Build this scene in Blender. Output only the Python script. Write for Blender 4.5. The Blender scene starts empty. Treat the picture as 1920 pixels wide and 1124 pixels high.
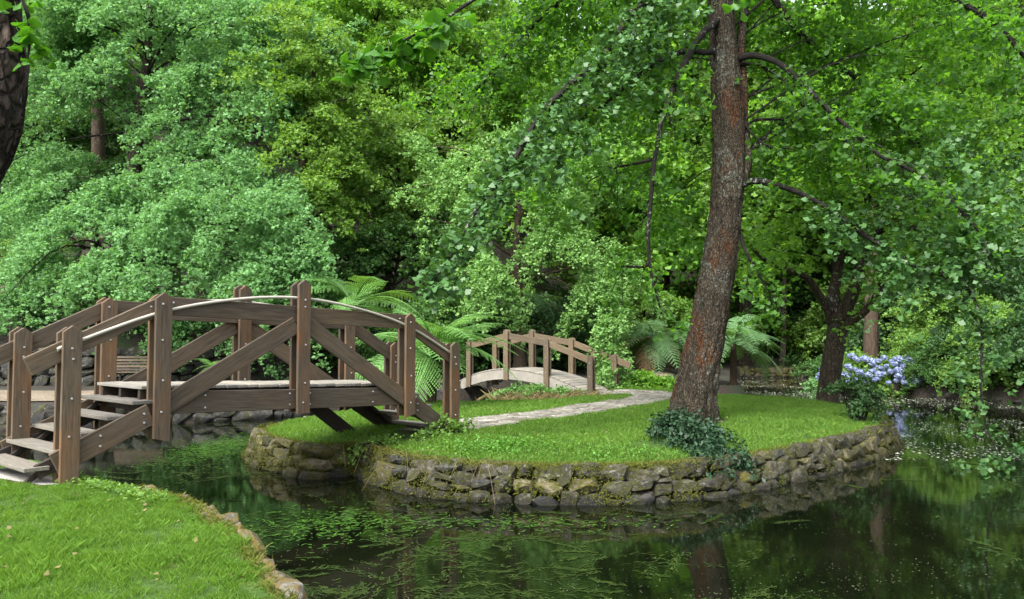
import bpy, bmesh, math, random
import numpy as np
from mathutils import Vector, Matrix
from mathutils.geometry import delaunay_2d_cdt

# ------------------------------------------------------------------ camera, sky, sun, exposure
SC = bpy.context.scene
COL = SC.collection
EYE = 1.68
FPX = 1464.0
TILT = math.atan((630 - 562) / FPX)
cam = bpy.data.cameras.new("camera")
cam.sensor_width = 36.0
cam.lens = FPX / 1920 * 36.0
cam.clip_start = 0.05
cam.clip_end = 600
camo = bpy.data.objects.new("camera", cam)
COL.objects.link(camo)
camo.location = (0, 0, EYE)
camo.rotation_euler = (math.pi / 2 + TILT, 0, 0)
SC.camera = camo

SUN_EL, SUN_AZ = math.radians(52), math.radians(215)     # high, behind the camera's left shoulder
world = bpy.data.worlds.new("World")
SC.world = world
world.use_nodes = True
wn, wl = world.node_tree.nodes, world.node_tree.links
wn.clear()
sky = wn.new("ShaderNodeTexSky")
sky.sky_type = 'NISHITA'
sky.sun_disc = False
sky.sun_elevation = SUN_EL
sky.sun_rotation = SUN_AZ
sky.dust_density = 4.0
sky.ozone_density = 1.0
hs = wn.new("ShaderNodeHueSaturation")
hs.inputs['Saturation'].default_value = 0.35             # bright overcast: nearly white sky
bgn = wn.new("ShaderNodeBackground")
bgn.inputs['Strength'].default_value = 0.15
wo = wn.new("ShaderNodeOutputWorld")
wl.new(sky.outputs[0], hs.inputs['Color'])
wl.new(hs.outputs[0], bgn.inputs['Color'])
wl.new(bgn.outputs[0], wo.inputs['Surface'])

sl = bpy.data.lights.new("sun", 'SUN')
sl.energy = 1.5
sl.angle = math.radians(25)
sl.color = (1.0, 0.96, 0.9)
so = bpy.data.objects.new("sun", sl)
COL.objects.link(so)
so.rotation_euler = Vector((math.sin(SUN_AZ) * math.cos(SUN_EL), math.cos(SUN_AZ) * math.cos(SUN_EL), math.sin(SUN_EL))).to_track_quat('Z', 'Y').to_euler()

SC.view_settings.view_transform = 'Standard'
SC.view_settings.look = 'None'
SC.view_settings.exposure = 1.9
SC.view_settings.gamma = 1.0
SC.view_settings.use_curve_mapping = False
SC.render.engine = 'CYCLES'
SC.cycles.max_bounces = 12
SC.cycles.diffuse_bounces = 8
SC.cycles.glossy_bounces = 3
SC.cycles.transmission_bounces = 6
SC.cycles.use_denoising = True
SC.cycles.caustics_reflective = False
SC.cycles.caustics_refractive = False

# ------------------------------------------------------------------ helpers
RNG = np.random.default_rng(7)
random.seed(7)
WM = {}
WATER = -0.62
ISL = -0.10
R = np.random.default_rng


def ray(px, py):
    cx, cy = (px - 960) / FPX, (562 - py) / FPX
    ct, st = math.cos(TILT), math.sin(TILT)
    return Vector((cx, ct - cy * st, st + cy * ct))


def P(px, py, Y):
    """point at depth Y seen at photograph pixel (px, py)"""
    d = ray(px, py)
    return Vector((0, 0, EYE)) + d * (Y / d.y)


def G(px, py, z):
    d = ray(px, py)
    return Vector((0, 0, EYE)) + d * ((z - EYE) / d.z)


def put(o, parent, M):
    """link o at world matrix M under parent"""
    COL.objects.link(o)
    WM[o.name] = M.copy()
    if parent is not None:
        o.parent = parent
        o.matrix_basis = WM[parent.name].inverted() @ M
    else:
        o.matrix_basis = M
    return o


def T(x, y=None, z=None):
    return Matrix.Translation(Vector((x, y, z)) if y is not None else Vector(x))


def tag(o, label=None, cat=None, group=None, kind=None):
    if label: o['label'] = label
    if cat: o['category'] = cat
    if group: o['group'] = group
    if kind: o['kind'] = kind
    return o


def thing(name, label, cat, loc, group=None, rz=0.0):
    o = bpy.data.objects.new(name, None)
    o.empty_display_size = 0.1
    put(o, None, T(loc) @ Matrix.Rotation(rz, 4, 'Z'))
    return tag(o, label, cat, group)


def np_mesh(name, V, F, mat, smooth=False):
    V = np.ascontiguousarray(V, np.float32)
    F = np.ascontiguousarray(F, np.int32)
    me = bpy.data.meshes.new(name)
    me.vertices.add(len(V))
    me.vertices.foreach_set('co', V.ravel())
    k = F.shape[1]
    me.loops.add(F.size)
    me.loops.foreach_set('vertex_index', F.ravel())
    me.polygons.add(len(F))
    me.polygons.foreach_set('loop_start', np.arange(len(F), dtype=np.int32) * k)
    me.polygons.foreach_set('loop_total', np.full(len(F), k, np.int32))
    if smooth:
        me.polygons.foreach_set('use_smooth', np.ones(len(F), bool))
    me.update(calc_edges=True)
    if mat is not None:
        me.materials.append(mat)
    return me


def bm_mesh(name, bm, mat, smooth=False):
    me = bpy.data.meshes.new(name)
    bm.to_mesh(me)
    bm.free()
    if smooth:
        for p in me.polygons: p.use_smooth = True
    if mat is not None:
        me.materials.append(mat)
    return me


def obj(name, me, parent=None, M=None):
    o = bpy.data.objects.new(name, me)
    return put(o, parent, M if M is not None else Matrix.Identity(4))


def unit(a):
    return a / np.maximum(np.linalg.norm(a, axis=-1, keepdims=True), 1e-9)


def hash3(ix, iy, iz, seed):
    h = (ix * 374761393 + iy * 668265263 + iz * 2147483647 + seed * 974634533) & 0xffffffff
    h = ((h ^ (h >> 13)) * 1274126177) & 0xffffffff
    h = (h ^ (h >> 16)) & 0xffffffff
    return h / 4294967295.0


def noise(p, s=1.0, seed=0):
    """value noise, -1..1"""
    p = np.asarray(p, float) * s
    i = np.floor(p).astype(np.int64)
    f = p - i
    f = f * f * (3 - 2 * f)
    r = 0
    for dx in (0, 1):
        for dy in (0, 1):
            for dz in (0, 1):
                w = (f[..., 0] if dx else 1 - f[..., 0]) * (f[..., 1] if dy else 1 - f[..., 1]) * (f[..., 2] if dz else 1 - f[..., 2])
                r = r + w * hash3(i[..., 0] + dx, i[..., 1] + dy, i[..., 2] + dz, seed)
    return r * 2 - 1


def inside(pts, poly):
    x, y = pts[:, 0], pts[:, 1]
    c = np.zeros(len(pts), bool)
    n = len(poly)
    for i in range(n):
        x1, y1 = poly[i]
        x2, y2 = poly[(i + 1) % n]
        if y1 == y2: continue
        c ^= ((y1 > y) != (y2 > y)) & (x < (x2 - x1) * (y - y1) / (y2 - y1) + x1)
    return c


def dist_line(pts, line, closed=False):
    d = np.full(len(pts), 1e9)
    n = len(line)
    for i in range(n if closed else n - 1):
        a = np.array(line[i], float)
        b = np.array(line[(i + 1) % n], float)
        ab = b - a
        t = np.clip(((pts - a) @ ab) / max(ab @ ab, 1e-9), 0, 1)
        d = np.minimum(d, np.linalg.norm(pts - (a + t[:, None] * ab), axis=1))
    return d


def spline(pts, n):
    """Catmull-Rom through pts (k,d) -> (n,d)"""
    P_ = np.asarray(pts, float)
    if len(P_) == 2:
        t = np.linspace(0, 1, n)[:, None]
        return P_[0] * (1 - t) + P_[1] * t
    Q = np.vstack([2 * P_[0] - P_[1], P_, 2 * P_[-1] - P_[-2]])
    u = np.linspace(0, len(P_) - 1 - 1e-6, n)
    i = u.astype(int)
    t = (u - i)[:, None]
    a, b, c, d = Q[i], Q[i + 1], Q[i + 2], Q[i + 3]
    return 0.5 * (2 * b + (c - a) * t + (2 * a - 5 * b + 4 * c - d) * t ** 2 + (3 * b - a - 3 * c + d) * t ** 3)


def sstep(a, b, x):
    t = np.clip((x - a) / (b - a), 0, 1)
    return t * t * (3 - 2 * t)


def tube_vf(C, rad, sides=8, furrow=0.0, seed=0, cap=True, knobs=0.0):
    """tube along C (n,3) with radii rad (n,)"""
    C = np.asarray(C, float)
    n = len(C)
    rad = np.broadcast_to(np.asarray(rad, float), (n,))
    t = unit(np.gradient(C, axis=0))
    ref = np.array([1.0, 0.0, 0.0]) if abs(t[0, 0]) < 0.8 else np.array([0, 1.0, 0])
    s = unit(np.cross(t, ref))
    b = np.cross(s, t)
    a = np.linspace(0, 2 * math.pi, sides, endpoint=False)
    dirs = np.cos(a)[None, :, None] * s[:, None] + np.sin(a)[None, :, None] * b[:, None]
    rr = np.repeat(rad[:, None], sides, 1)
    if furrow or knobs:
        L = np.concatenate([[0], np.cumsum(np.linalg.norm(np.diff(C, axis=0), axis=1))])
        q = np.stack([np.cos(a)[None] * np.ones((n, 1)), np.sin(a)[None] * np.ones((n, 1)), L[:, None] * np.ones((1, sides))], -1)
        q1 = q * np.array([9, 9, 2.2])
        q2 = q * np.array([2.2, 2.2, 1.1])
        rr = rr * (1 - furrow * np.abs(noise(q1, 1, seed)) - furrow * 0.5 * np.abs(noise(q1 * 2.3, 1, seed + 5)) + knobs * noise(q2, 1, seed + 9))
    V = C[:, None] + dirs * rr[..., None]
    V = V.reshape(-1, 3)
    i = np.arange(n - 1)[:, None] * sides
    j = np.arange(sides)[None]
    k = (j + 1) % sides
    F = np.stack([i + j, i + k, i + sides + k, i + sides + j], -1).reshape(-1, 4)
    return V, F


def join_vf(parts):
    Vs, Fs, o = [], [], 0
    for V, F in parts:
        Vs.append(V)
        Fs.append(F + o)
        o += len(V)
    return np.vstack(Vs), np.vstack(Fs)


# ------------------------------------------------------------------ materials
def newmat(name):
    m = bpy.data.materials.new(name)
    m.use_nodes = True
    nt = m.node_tree
    b = nt.nodes['Principled BSDF']
    return m, nt, nt.nodes, nt.links, b


def ramp(ns, stops):
    r = ns.new("ShaderNodeValToRGB")
    e = r.color_ramp.elements
    while len(e) < len(stops): e.new(0.5)
    for el, (p, c) in zip(e, stops):
        el.position = p
        el.color = (c[0], c[1], c[2], 1) if not isinstance(c, (int, float)) else (c, c, c, 1)
    return r


def tex(ns, ln, scale=5, detail=4, rough=0.6, vec=None, dist=0.0):
    n = ns.new("ShaderNodeTexNoise")
    n.inputs['Scale'].default_value = scale
    n.inputs['Detail'].default_value = detail
    n.inputs['Roughness'].default_value = rough
    n.inputs['Distortion'].default_value = dist
    if vec is not None: ln.new(vec, n.inputs['Vector'])
    return n


def coords(ns, ln, scale=(1, 1, 1), kind='Object', rnd=False):
    tc = ns.new("ShaderNodeTexCoord")
    mp = ns.new("ShaderNodeMapping")
    mp.inputs['Scale'].default_value = scale
    ln.new(tc.outputs[kind], mp.inputs['Vector'])
    if rnd:
        oi = ns.new("ShaderNodeObjectInfo")
        mu = ns.new("ShaderNodeMath")
        mu.operation = 'MULTIPLY'
        mu.inputs[1].default_value = 91.7
        ln.new(oi.outputs['Random'], mu.inputs[0])
        cb = ns.new("ShaderNodeCombineXYZ")
        for k in range(3): ln.new(mu.outputs[0], cb.inputs[k])
        ln.new(cb.outputs[0], mp.inputs['Location'])
    return mp.outputs[0]


def mixc(ns, ln, fac, a, b, mode='MIX'):
    m = ns.new("ShaderNodeMix")
    m.data_type = 'RGBA'
    m.blend_type = mode
    m.clamp_factor = True
    for sock, v in ((m.inputs[0], fac), (m.inputs[6], a), (m.inputs[7], b)):
        if hasattr(v, 'is_linked') or hasattr(v, 'links'):
            ln.new(v, sock)
        else:
            sock.default_value = v if isinstance(v, (int, float)) else (*v, 1)
    return m.outputs[2]


def bump(ns, ln, b, h, strength=0.5, dist=0.02):
    bn = ns.new("ShaderNodeBump")
    bn.inputs['Strength'].default_value = strength
    bn.inputs['Distance'].default_value = dist
    ln.new(h, bn.inputs['Height'])
    ln.new(bn.outputs[0], b.inputs['Normal'])


def mat_leaf(name, c1, c2, trans=0.35, rough=0.5, spec=0.3, tcol=None, c3=None, patch=0.35):
    """leaf: colour varies per leaf and gently from bough to bough; part of the light passes through"""
    m, nt, ns, ln, b = newmat(name)
    geo = ns.new("ShaderNodeNewGeometry")
    stops = [(0.0, c1), (0.8, c2)] + ([(1.0, c3)] if c3 else [])
    r = ramp(ns, stops)
    v = coords(ns, ln, (1, 1, 1))
    nz = tex(ns, ln, 0.9, 2, 0.5, v)
    mx = ns.new("ShaderNodeMix")
    mx.inputs[0].default_value = patch
    ln.new(geo.outputs['Random Per Island'], mx.inputs[2])
    ln.new(nz.outputs[0], mx.inputs[3])
    ln.new(mx.outputs[0], r.inputs[0])
    ln.new(r.outputs[0], b.inputs['Base Color'])
    b.inputs['Roughness'].default_value = rough
    b.inputs['Specular IOR Level'].default_value = spec
    tr = ns.new("ShaderNodeBsdfTranslucent")
    tc = mixc(ns, ln, 1.0, r.outputs[0], tcol or (1.35, 1.3, 0.55), 'MULTIPLY')
    ln.new(tc, tr.inputs['Color'])
    ms = ns.new("ShaderNodeMixShader")
    ms.inputs[0].default_value = trans
    ln.new(b.outputs[0], ms.inputs[1])
    ln.new(tr.outputs[0], ms.inputs[2])
    ln.new(ms.outputs[0], ns['Material Output'].inputs['Surface'])
    return m


def mat_wood(name, dark, light, warm, warm_amt=0.3, rough=0.75, scale=1.0):
    m, nt, ns, ln, b = newmat(name)
    v = coords(ns, ln, (1.1 * scale, 16 * scale, 16 * scale), rnd=True)
    n1 = tex(ns, ln, 2.5, 6, 0.65, v, 0.6)
    r1 = ramp(ns, [(0.28, dark), (0.7, light)])
    ln.new(n1.outputs[0], r1.inputs[0])
    v2 = coords(ns, ln, (0.8, 2.2, 2.2), rnd=True)
    n2 = tex(ns, ln, 1.6, 4, 0.6, v2)
    r2 = ramp(ns, [(0.45, 0.0), (0.75, warm_amt)])
    ln.new(n2.outputs[0], r2.inputs[0])
    c = mixc(ns, ln, r2.outputs[0], r1.outputs[0], warm)
    oi = ns.new("ShaderNodeObjectInfo")
    rv = ramp(ns, [(0, (0.72, 0.72, 0.74)), (1, (1.2, 1.15, 1.08))])
    ln.new(oi.outputs['Random'], rv.inputs[0])
    c = mixc(ns, ln, 1.0, c, rv.outputs[0], 'MULTIPLY')
    v3 = coords(ns, ln, (0.7, 45, 45), rnd=True)
    n3 = tex(ns, ln, 3, 3, 0.5, v3, 0.3)
    r3 = ramp(ns, [(0.30, (0.35, 0.35, 0.35)), (0.42, (1, 1, 1))])
    ln.new(n3.outputs[0], r3.inputs[0])
    c = mixc(ns, ln, 0.7, c, r3.outputs[0], 'MULTIPLY')
    ln.new(c, b.inputs['Base Color'])
    b.inputs['Roughness'].default_value = rough
    b.inputs['Specular IOR Level'].default_value = 0.3
    bump(ns, ln, b, n3.outputs[0], 0.35, 0.004)
    return m


def mat_plain(name, col, rough=0.6, metal=0.0, var=0.15, scale=8):
    m, nt, ns, ln, b = newmat(name)
    n = tex(ns, ln, scale, 4, 0.6, coords(ns, ln, rnd=True))
    lo = tuple(x * (1 - var) for x in col)
    hi = tuple(x * (1 + var) for x in col)
    r = ramp(ns, [(0.3, lo), (0.7, hi)])
    ln.new(n.outputs[0], r.inputs[0])
    ln.new(r.outputs[0], b.inputs['Base Color'])
    b.inputs['Roughness'].default_value = rough
    b.inputs['Metallic'].default_value = metal
    return m


def mat_stone(name, cols, lichen=0.5, moss=0.5, moss_c=((0.06, 0.075, 0.015), (0.17, 0.15, 0.03)), scale=1.0):
    """basalt with pale lichen spots and cushions of moss"""
    m, nt, ns, ln, b = newmat(name)
    v = coords(ns, ln, (scale,) * 3, rnd=True)
    oi = ns.new("ShaderNodeObjectInfo")
    base = ramp(ns, [(0.0, cols[0]), (0.5, cols[1]), (1.0, cols[2])])
    ln.new(oi.outputs['Random'], base.inputs[0])
    n1 = tex(ns, ln, 7, 7, 0.7, v)
    r1 = ramp(ns, [(0.33, 0.3), (0.66, 1.65)])
    ln.new(n1.outputs[0], r1.inputs[0])
    c = mixc(ns, ln, 1.0, base.outputs[0], r1.outputs[0], 'MULTIPLY')
    n2 = tex(ns, ln, 4.5, 5, 0.75, v, 0.5)
    r2 = ramp(ns, [(0.60 - 0.1 * lichen, 0.0), (0.66 - 0.06 * lichen, 0.8)])
    ln.new(n2.outputs[0], r2.inputs[0])
    c = mixc(ns, ln, r2.outputs[0], c, (0.15, 0.152, 0.122))
    v3 = coords(ns, ln, (scale,) * 3, 'Object', True)
    n3 = tex(ns, ln, 2.6, 6, 0.7, v3)
    r3 = ramp(ns, [(0.62 - 0.28 * moss, 0.0), (0.70 - 0.22 * moss, 0.92)])
    ln.new(n3.outputs[0], r3.inputs[0])
    n4 = tex(ns, ln, 5, 4, 0.6, v)
    r4 = ramp(ns, [(0.35, moss_c[0]), (0.7, moss_c[1])])
    ln.new(n4.outputs[0], r4.inputs[0])
    c = mixc(ns, ln, r3.outputs[0], c, r4.outputs[0])
    gp = ns.new("ShaderNodeNewGeometry"); sx = ns.new("ShaderNodeSeparateXYZ")
    ln.new(gp.outputs['Position'], sx.inputs[0])
    wet = ns.new("ShaderNodeMapRange")
    wet.inputs['From Min'].default_value = -0.59; wet.inputs['From Max'].default_value = -0.44
    wet.inputs['To Min'].default_value = 0.35; wet.inputs['To Max'].default_value = 1.0
    ln.new(sx.outputs[2], wet.inputs['Value'])
    c = mixc(ns, ln, 1.0, c, wet.outputs[0], 'MULTIPLY')
    ln.new(c, b.inputs['Base Color'])
    b.inputs['Roughness'].default_value = 0.85
    b.inputs['Specular IOR Level'].default_value = 0.25
    hsum = mixc(ns, ln, 0.35, n1.outputs[0], n4.outputs[0])
    bump(ns, ln, b, hsum, 0.8, 0.03)
    return m


def mat_bark(name, c1, c2, c3=None, amt=0.4, lichen=0.25, vs=(7, 7, 1.4), lich_c=(0.33, 0.36, 0.31), bstr=0.9, plates=0.0):
    m, nt, ns, ln, b = newmat(name)
    v = coords(ns, ln, vs)
    n1 = tex(ns, ln, 1.6, 7, 0.68, v, 0.7)
    r1 = ramp(ns, [(0.3, c1), (0.68, c2)])
    ln.new(n1.outputs[0], r1.inputs[0])
    c = r1.outputs[0]
    if c3:
        v2 = coords(ns, ln, (1.5, 1.5, 0.55))
        n2 = tex(ns, ln, 1.9, 5, 0.6, v2, 0.3)
        r2 = ramp(ns, [(0.535, 0.0), (0.64, amt)])
        ln.new(n2.outputs[0], r2.inputs[0])
        n2b = tex(ns, ln, 4, 4, 0.6, v)
        r2b = ramp(ns, [(0.3, tuple(x * .5 for x in c3)), (0.7, tuple(x * 1.35 for x in c3))])
        ln.new(n2b.outputs[0], r2b.inputs[0])
        c = mixc(ns, ln, r2.outputs[0], c, r2b.outputs[0])
    v3 = coords(ns, ln, (1, 1, 0.7))
    n3 = tex(ns, ln, 16, 6, 0.75, v3)
    n3b = tex(ns, ln, 1.5, 3, 0.5, v3)
    ad = ns.new("ShaderNodeMath"); ad.operation = 'MULTIPLY_ADD'
    ad.inputs[1].default_value = 0.45
    ln.new(n3b.outputs[0], ad.inputs[0]); ln.new(n3.outputs[0], ad.inputs[2])
    r3 = ramp(ns, [(0.86 - 0.12 * lichen, 0.0), (0.93 - 0.12 * lichen, 0.75)])
    ln.new(ad.outputs[0], r3.inputs[0])
    c = mixc(ns, ln, r3.outputs[0], c, lich_c)
    hgt = n1.outputs[0]
    if plates:
        wv = tex(ns, ln, 5, 3, 0.6, v3)
        va = ns.new("ShaderNodeVectorMath"); va.operation = 'MULTIPLY_ADD'
        va.inputs[1].default_value = (.14, .14, .3)
        ln.new(wv.outputs['Color'], va.inputs[0]); ln.new(coords(ns, ln), va.inputs[2])
        vm = ns.new("ShaderNodeMapping"); vm.inputs['Scale'].default_value = (23, 23, 10)
        ln.new(va.outputs[0], vm.inputs['Vector'])
        vo = ns.new("ShaderNodeTexVoronoi"); vo.feature = 'DISTANCE_TO_EDGE'; vo.inputs['Scale'].default_value = 1.0
        ln.new(vm.outputs[0], vo.inputs['Vector'])
        rp = ramp(ns, [(0.02, 0.22), (0.16, 1.0), (.5, 1.25)])
        ln.new(vo.outputs['Distance'], rp.inputs[0])
        c = mixc(ns, ln, plates, c, rp.outputs[0], 'MULTIPLY')
        fl = tex(ns, ln, 42, 3, 0.7, v3)
        rf = ramp(ns, [(0.30, 0.5), (0.5, 1.0), (0.68, 1.0), (0.74, 2.1)])
        ln.new(fl.outputs[0], rf.inputs[0])
        c = mixc(ns, ln, 0.85, c, rf.outputs[0], 'MULTIPLY')
        hgt = mixc(ns, ln, 0.5, n1.outputs[0], rp.outputs[0])
    ln.new(c, b.inputs['Base Color'])
    b.inputs['Roughness'].default_value = 0.9
    b.inputs['Specular IOR Level'].default_value = 0.2
    bump(ns, ln, b, hgt, bstr, 0.05)
    return m


def mat_ground(name, stops, scale=1.2, rough=0.95, b2=0.5):
    m, nt, ns, ln, b = newmat(name)
    v = coords(ns, ln)
    n = tex(ns, ln, scale, 8, 0.65, v, 0.3)
    r = ramp(ns, stops)
    ln.new(n.outputs[0], r.inputs[0])
    n2 = tex(ns, ln, scale * 14, 4, 0.6, v)
    r2 = ramp(ns, [(0.3, 0.6), (0.7, 1.3)])
    ln.new(n2.outputs[0], r2.inputs[0])
    c = mixc(ns, ln, 1.0, r.outputs[0], r2.outputs[0], 'MULTIPLY')
    ln.new(c, b.inputs['Base Color'])
    b.inputs['Roughness'].default_value = rough
    b.inputs['Specular IOR Level'].default_value = 0.2
    bump(ns, ln, b, n2.outputs[0], b2, 0.03)
    return m


def mat_water():
    m, nt, ns, ln, b = newmat("water")
    v = coords(ns, ln)
    n = tex(ns, ln, 0.5, 4, 0.6, v)
    r = ramp(ns, [(0.35, (0.002, 0.003, 0.0015)), (0.65, (0.005, 0.007, 0.0025))])
    ln.new(n.outputs[0], r.inputs[0])
    ln.new(r.outputs[0], b.inputs['Base Color'])
    b.inputs['Roughness'].default_value = 0.015
    b.inputs['IOR'].default_value = 1.48
    n2 = tex(ns, ln, 7, 4, 0.6, v)
    bump(ns, ln, b, n2.outputs[0], 0.035, 0.02)
    return m


M = {}
M['water'] = mat_water()
M['wood'] = mat_wood("weathered_timber", (0.038, 0.030, 0.021), (0.112, 0.090, 0.064), (0.12, 0.070, 0.032), 0.45)
M['wood_post'] = mat_wood("post_timber", (0.038, 0.029, 0.021), (0.112, 0.088, 0.061), (0.17, 0.076, 0.024), 0.65)
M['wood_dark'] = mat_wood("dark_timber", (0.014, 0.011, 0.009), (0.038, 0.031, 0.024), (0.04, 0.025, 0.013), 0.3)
M['deck'] = mat_wood("bleached_board", (0.17, 0.16, 0.137), (0.30, 0.288, 0.252), (0.20, 0.18, 0.135), 0.3)
M['tread'] = mat_wood('worn_tread', (0.09, 0.085, 0.072), (0.19, 0.18, 0.155), (0.14, 0.12, 0.09), 0.3)
M['wood_far'] = mat_wood("tan_timber", (0.055, 0.043, 0.028), (0.14, 0.112, 0.074), (0.15, 0.098, 0.05), 0.3)
M['beam_far'] = mat_plain("pale_beam", (0.215, 0.20, 0.17), 0.8, 0, 0.2, 3)
M['pipe'] = mat_plain("handrail_pipe", (0.34, 0.32, 0.27), 0.45, 0.0, 0.1, 6)
M['bolt'] = mat_plain("galvanised_bolt", (0.5, 0.5, 0.5), 0.35, 0.7, 0.2, 20)
M['stone'] = mat_stone("lichen_stone", ((0.022, 0.021, 0.017), (0.037, 0.034, 0.027), (0.062, 0.057, 0.045)), 0.55, 0.62, ((0.016, 0.021, 0.005), (0.055, 0.05, 0.011)))
M['stone_moss'] = mat_stone("mossy_stone", ((0.05, 0.045, 0.033), (0.075, 0.065, 0.044), (0.11, 0.094, 0.065)), 0.4, 0.7, ((0.03, 0.038, 0.007), (0.10, 0.085, 0.015)))
M['stone_dark'] = mat_stone("dark_basalt", ((0.018, 0.018, 0.017), (0.032, 0.032, 0.029), (0.055, 0.053, 0.048)), 0.2, 0.4, ((0.02, 0.026, 0.008), (0.06, 0.055, 0.015)))
M['stone_brown'] = mat_stone("brown_rock", ((0.035, 0.029, 0.024), (0.06, 0.048, 0.038), (0.10, 0.08, 0.062)), 0.15, 0.4, ((0.03, 0.035, 0.008), (0.09, 0.08, 0.018)))
M['stone_edge'] = mat_stone("pale_edge_stone", ((0.06, 0.055, 0.042), (0.095, 0.086, 0.068), (0.155, 0.145, 0.12)), 0.6, 0.75, ((0.06, 0.06, 0.012), (0.15, 0.09, 0.02)))
M['flag'] = mat_stone("path_flag", ((0.15, 0.14, 0.118), (0.19, 0.178, 0.152), (0.235, 0.222, 0.195)), 0.2, 0.1)
M['soil'] = mat_ground("soil", [(0.3, (0.025, 0.018, 0.012)), (0.7, (0.07, 0.05, 0.032))], 2)
M['sand'] = mat_ground("path_bed", [(0.3, (0.10, 0.09, 0.07)), (0.7, (0.18, 0.165, 0.13))], 2)
M['lawn'] = mat_ground("lawn_soil", [(0.3, (0.025, 0.055, 0.009)), (0.55, (0.04, 0.08, 0.013)), (0.75, (0.075, 0.07, 0.02))], 1.1)
M['slab'] = mat_ground("concrete", [(0.3, (0.20, 0.19, 0.17)), (0.7, (0.28, 0.27, 0.245))], 2, 0.9, 0.2)
M['bark_main'] = mat_bark("lichened_bark", (0.014, 0.012, 0.009), (0.105, 0.083, 0.057), (0.125, 0.047, 0.016), 0.72, 0.75, (10, 10, 3.4), (0.15, 0.16, 0.13), 1.0, 0.5)
M['bark_dark'] = mat_bark("dark_bark", (0.013, 0.011, 0.008), (0.078, 0.062, 0.041), (0.045, 0.042, 0.012), 0.5, 0.15, plates=0.6)
M['bark_limb'] = mat_bark("limb_bark", (0.005, 0.0045, 0.004), (0.022, 0.019, 0.016), None, 0, 0.2, (5, 5, 5))
M['bark_near'] = mat_bark("corky_bark", (0.010, 0.008, 0.006), (0.10, 0.074, 0.058), (0.07, 0.04, 0.025), 0.5, 0.15, (14, 14, 5), bstr=1.0, plates=0.9)
M['bark_pale'] = mat_bark("pale_bark", (0.06, 0.05, 0.038), (0.16, 0.135, 0.105), None, 0, 0.3)
M['bark_brown'] = mat_bark("brown_bark", (0.026, 0.019, 0.014), (0.095, 0.068, 0.048), None, 0, 0.1)
M['fibre'] = mat_bark("fern_trunk", (0.012, 0.009, 0.006), (0.05, 0.034, 0.02), None, 0, 0.0, (10, 10, 4))
LF = {}
LF['ginkgo'] = mat_leaf("ginkgo_leaf", (0.09, 0.205, 0.072), (0.18, 0.365, 0.135), 0.42, 0.6, 0.2, tcol=(1.25, 1.25, .75), c3=(0.22, 0.40, 0.16))
LF['ginkgo_pale'] = mat_leaf("pale_ginkgo_leaf", (0.12, 0.26, 0.068), (0.225, 0.40, 0.125), 0.4, 0.6, 0.2, tcol=(1.25, 1.25, .7), c3=(0.29, 0.46, 0.18))
LF['main'] = mat_leaf("island_ginkgo_leaf", (0.038, 0.112, 0.022), (0.105, 0.25, 0.045), 0.62, 0.45, 0.35, (1.5, 1.5, 0.4))
LF['glossy'] = mat_leaf("drooping_ginkgo_leaf", (0.03, 0.09, 0.025), (0.075, 0.175, 0.048), 0.28, 0.42, 0.4)
LF['maple'] = mat_leaf("yellow_green_maple_leaf", (0.09, 0.19, 0.03), (0.17, 0.31, 0.055), 0.42, c3=(0.27, 0.36, 0.07))
LF['olive'] = mat_leaf("olive_leaf", (0.07, 0.16, 0.03), (0.16, 0.29, 0.055), 0.4)
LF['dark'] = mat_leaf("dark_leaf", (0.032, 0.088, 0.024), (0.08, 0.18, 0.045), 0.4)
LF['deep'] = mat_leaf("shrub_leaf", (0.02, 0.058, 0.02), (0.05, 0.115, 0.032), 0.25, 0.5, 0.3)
LF['bright'] = mat_leaf("bright_leaf", (0.08, 0.21, 0.025), (0.18, 0.36, 0.05), 0.45, c3=(0.28, 0.42, 0.07))
LF['fern'] = mat_leaf("fern_frond", (0.08, 0.20, 0.045), (0.165, 0.335, 0.095), 0.35, 0.5, 0.3)
LF['fern_grey'] = mat_leaf("grey_fern_frond", (0.07, 0.16, 0.06), (0.15, 0.28, 0.11), 0.3, 0.5, 0.3)
LF['fern_dead'] = mat_leaf("dead_frond", (0.18, 0.12, 0.06), (0.34, 0.25, 0.14), 0.3, 0.8, 0.1, (1, 1, 1))
LF['grass'] = mat_leaf("grass_blade", (0.06, 0.145, 0.016), (0.15, 0.28, 0.04), 0.42, 0.5, 0.3, (1.3, 1.3, 0.5), c3=(0.28, 0.28, 0.11), patch=0.62)
LF['dry'] = mat_leaf("dry_grass", (0.10, 0.09, 0.03), (0.26, 0.21, 0.10), 0.3, 0.7, 0.2, (1, 1, 1))
LF['moss'] = mat_leaf('moss_grass', (0.06, 0.09, 0.012), (0.15, 0.16, 0.03), 0.3, 0.7, 0.2, (1.1, 1.1, .6), c3=(0.24, 0.20, 0.08))
LF['cushion'] = mat_leaf('moss_cushion', (0.03, 0.045, 0.007), (0.085, 0.09, 0.014), 0.15, 0.8, 0.1, (1.1, 1.1, .6), c3=(0.13, 0.11, 0.03))
LF['petal'] = mat_leaf('floating_petal', (0.16, 0.19, 0.12), (0.40, 0.43, 0.34), 0.1, 0.5, 0.4, (1, 1, 1))
LF['nandina'] = mat_leaf('nandina_leaf', (0.012, 0.036, 0.018), (0.032, 0.075, 0.034), 0.2, 0.5, 0.3, (1.2, 1.2, .8))
LF['clover'] = mat_leaf("clover_leaf", (0.06, 0.17, 0.022), (0.12, 0.28, 0.045), 0.35)
LF['hyd'] = mat_leaf("hydrangea_petal", (0.18, 0.23, 0.40), (0.30, 0.35, 0.53), 0.25, 0.6, 0.2, (1, 1, 1), c3=(0.38, 0.36, 0.56))
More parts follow.
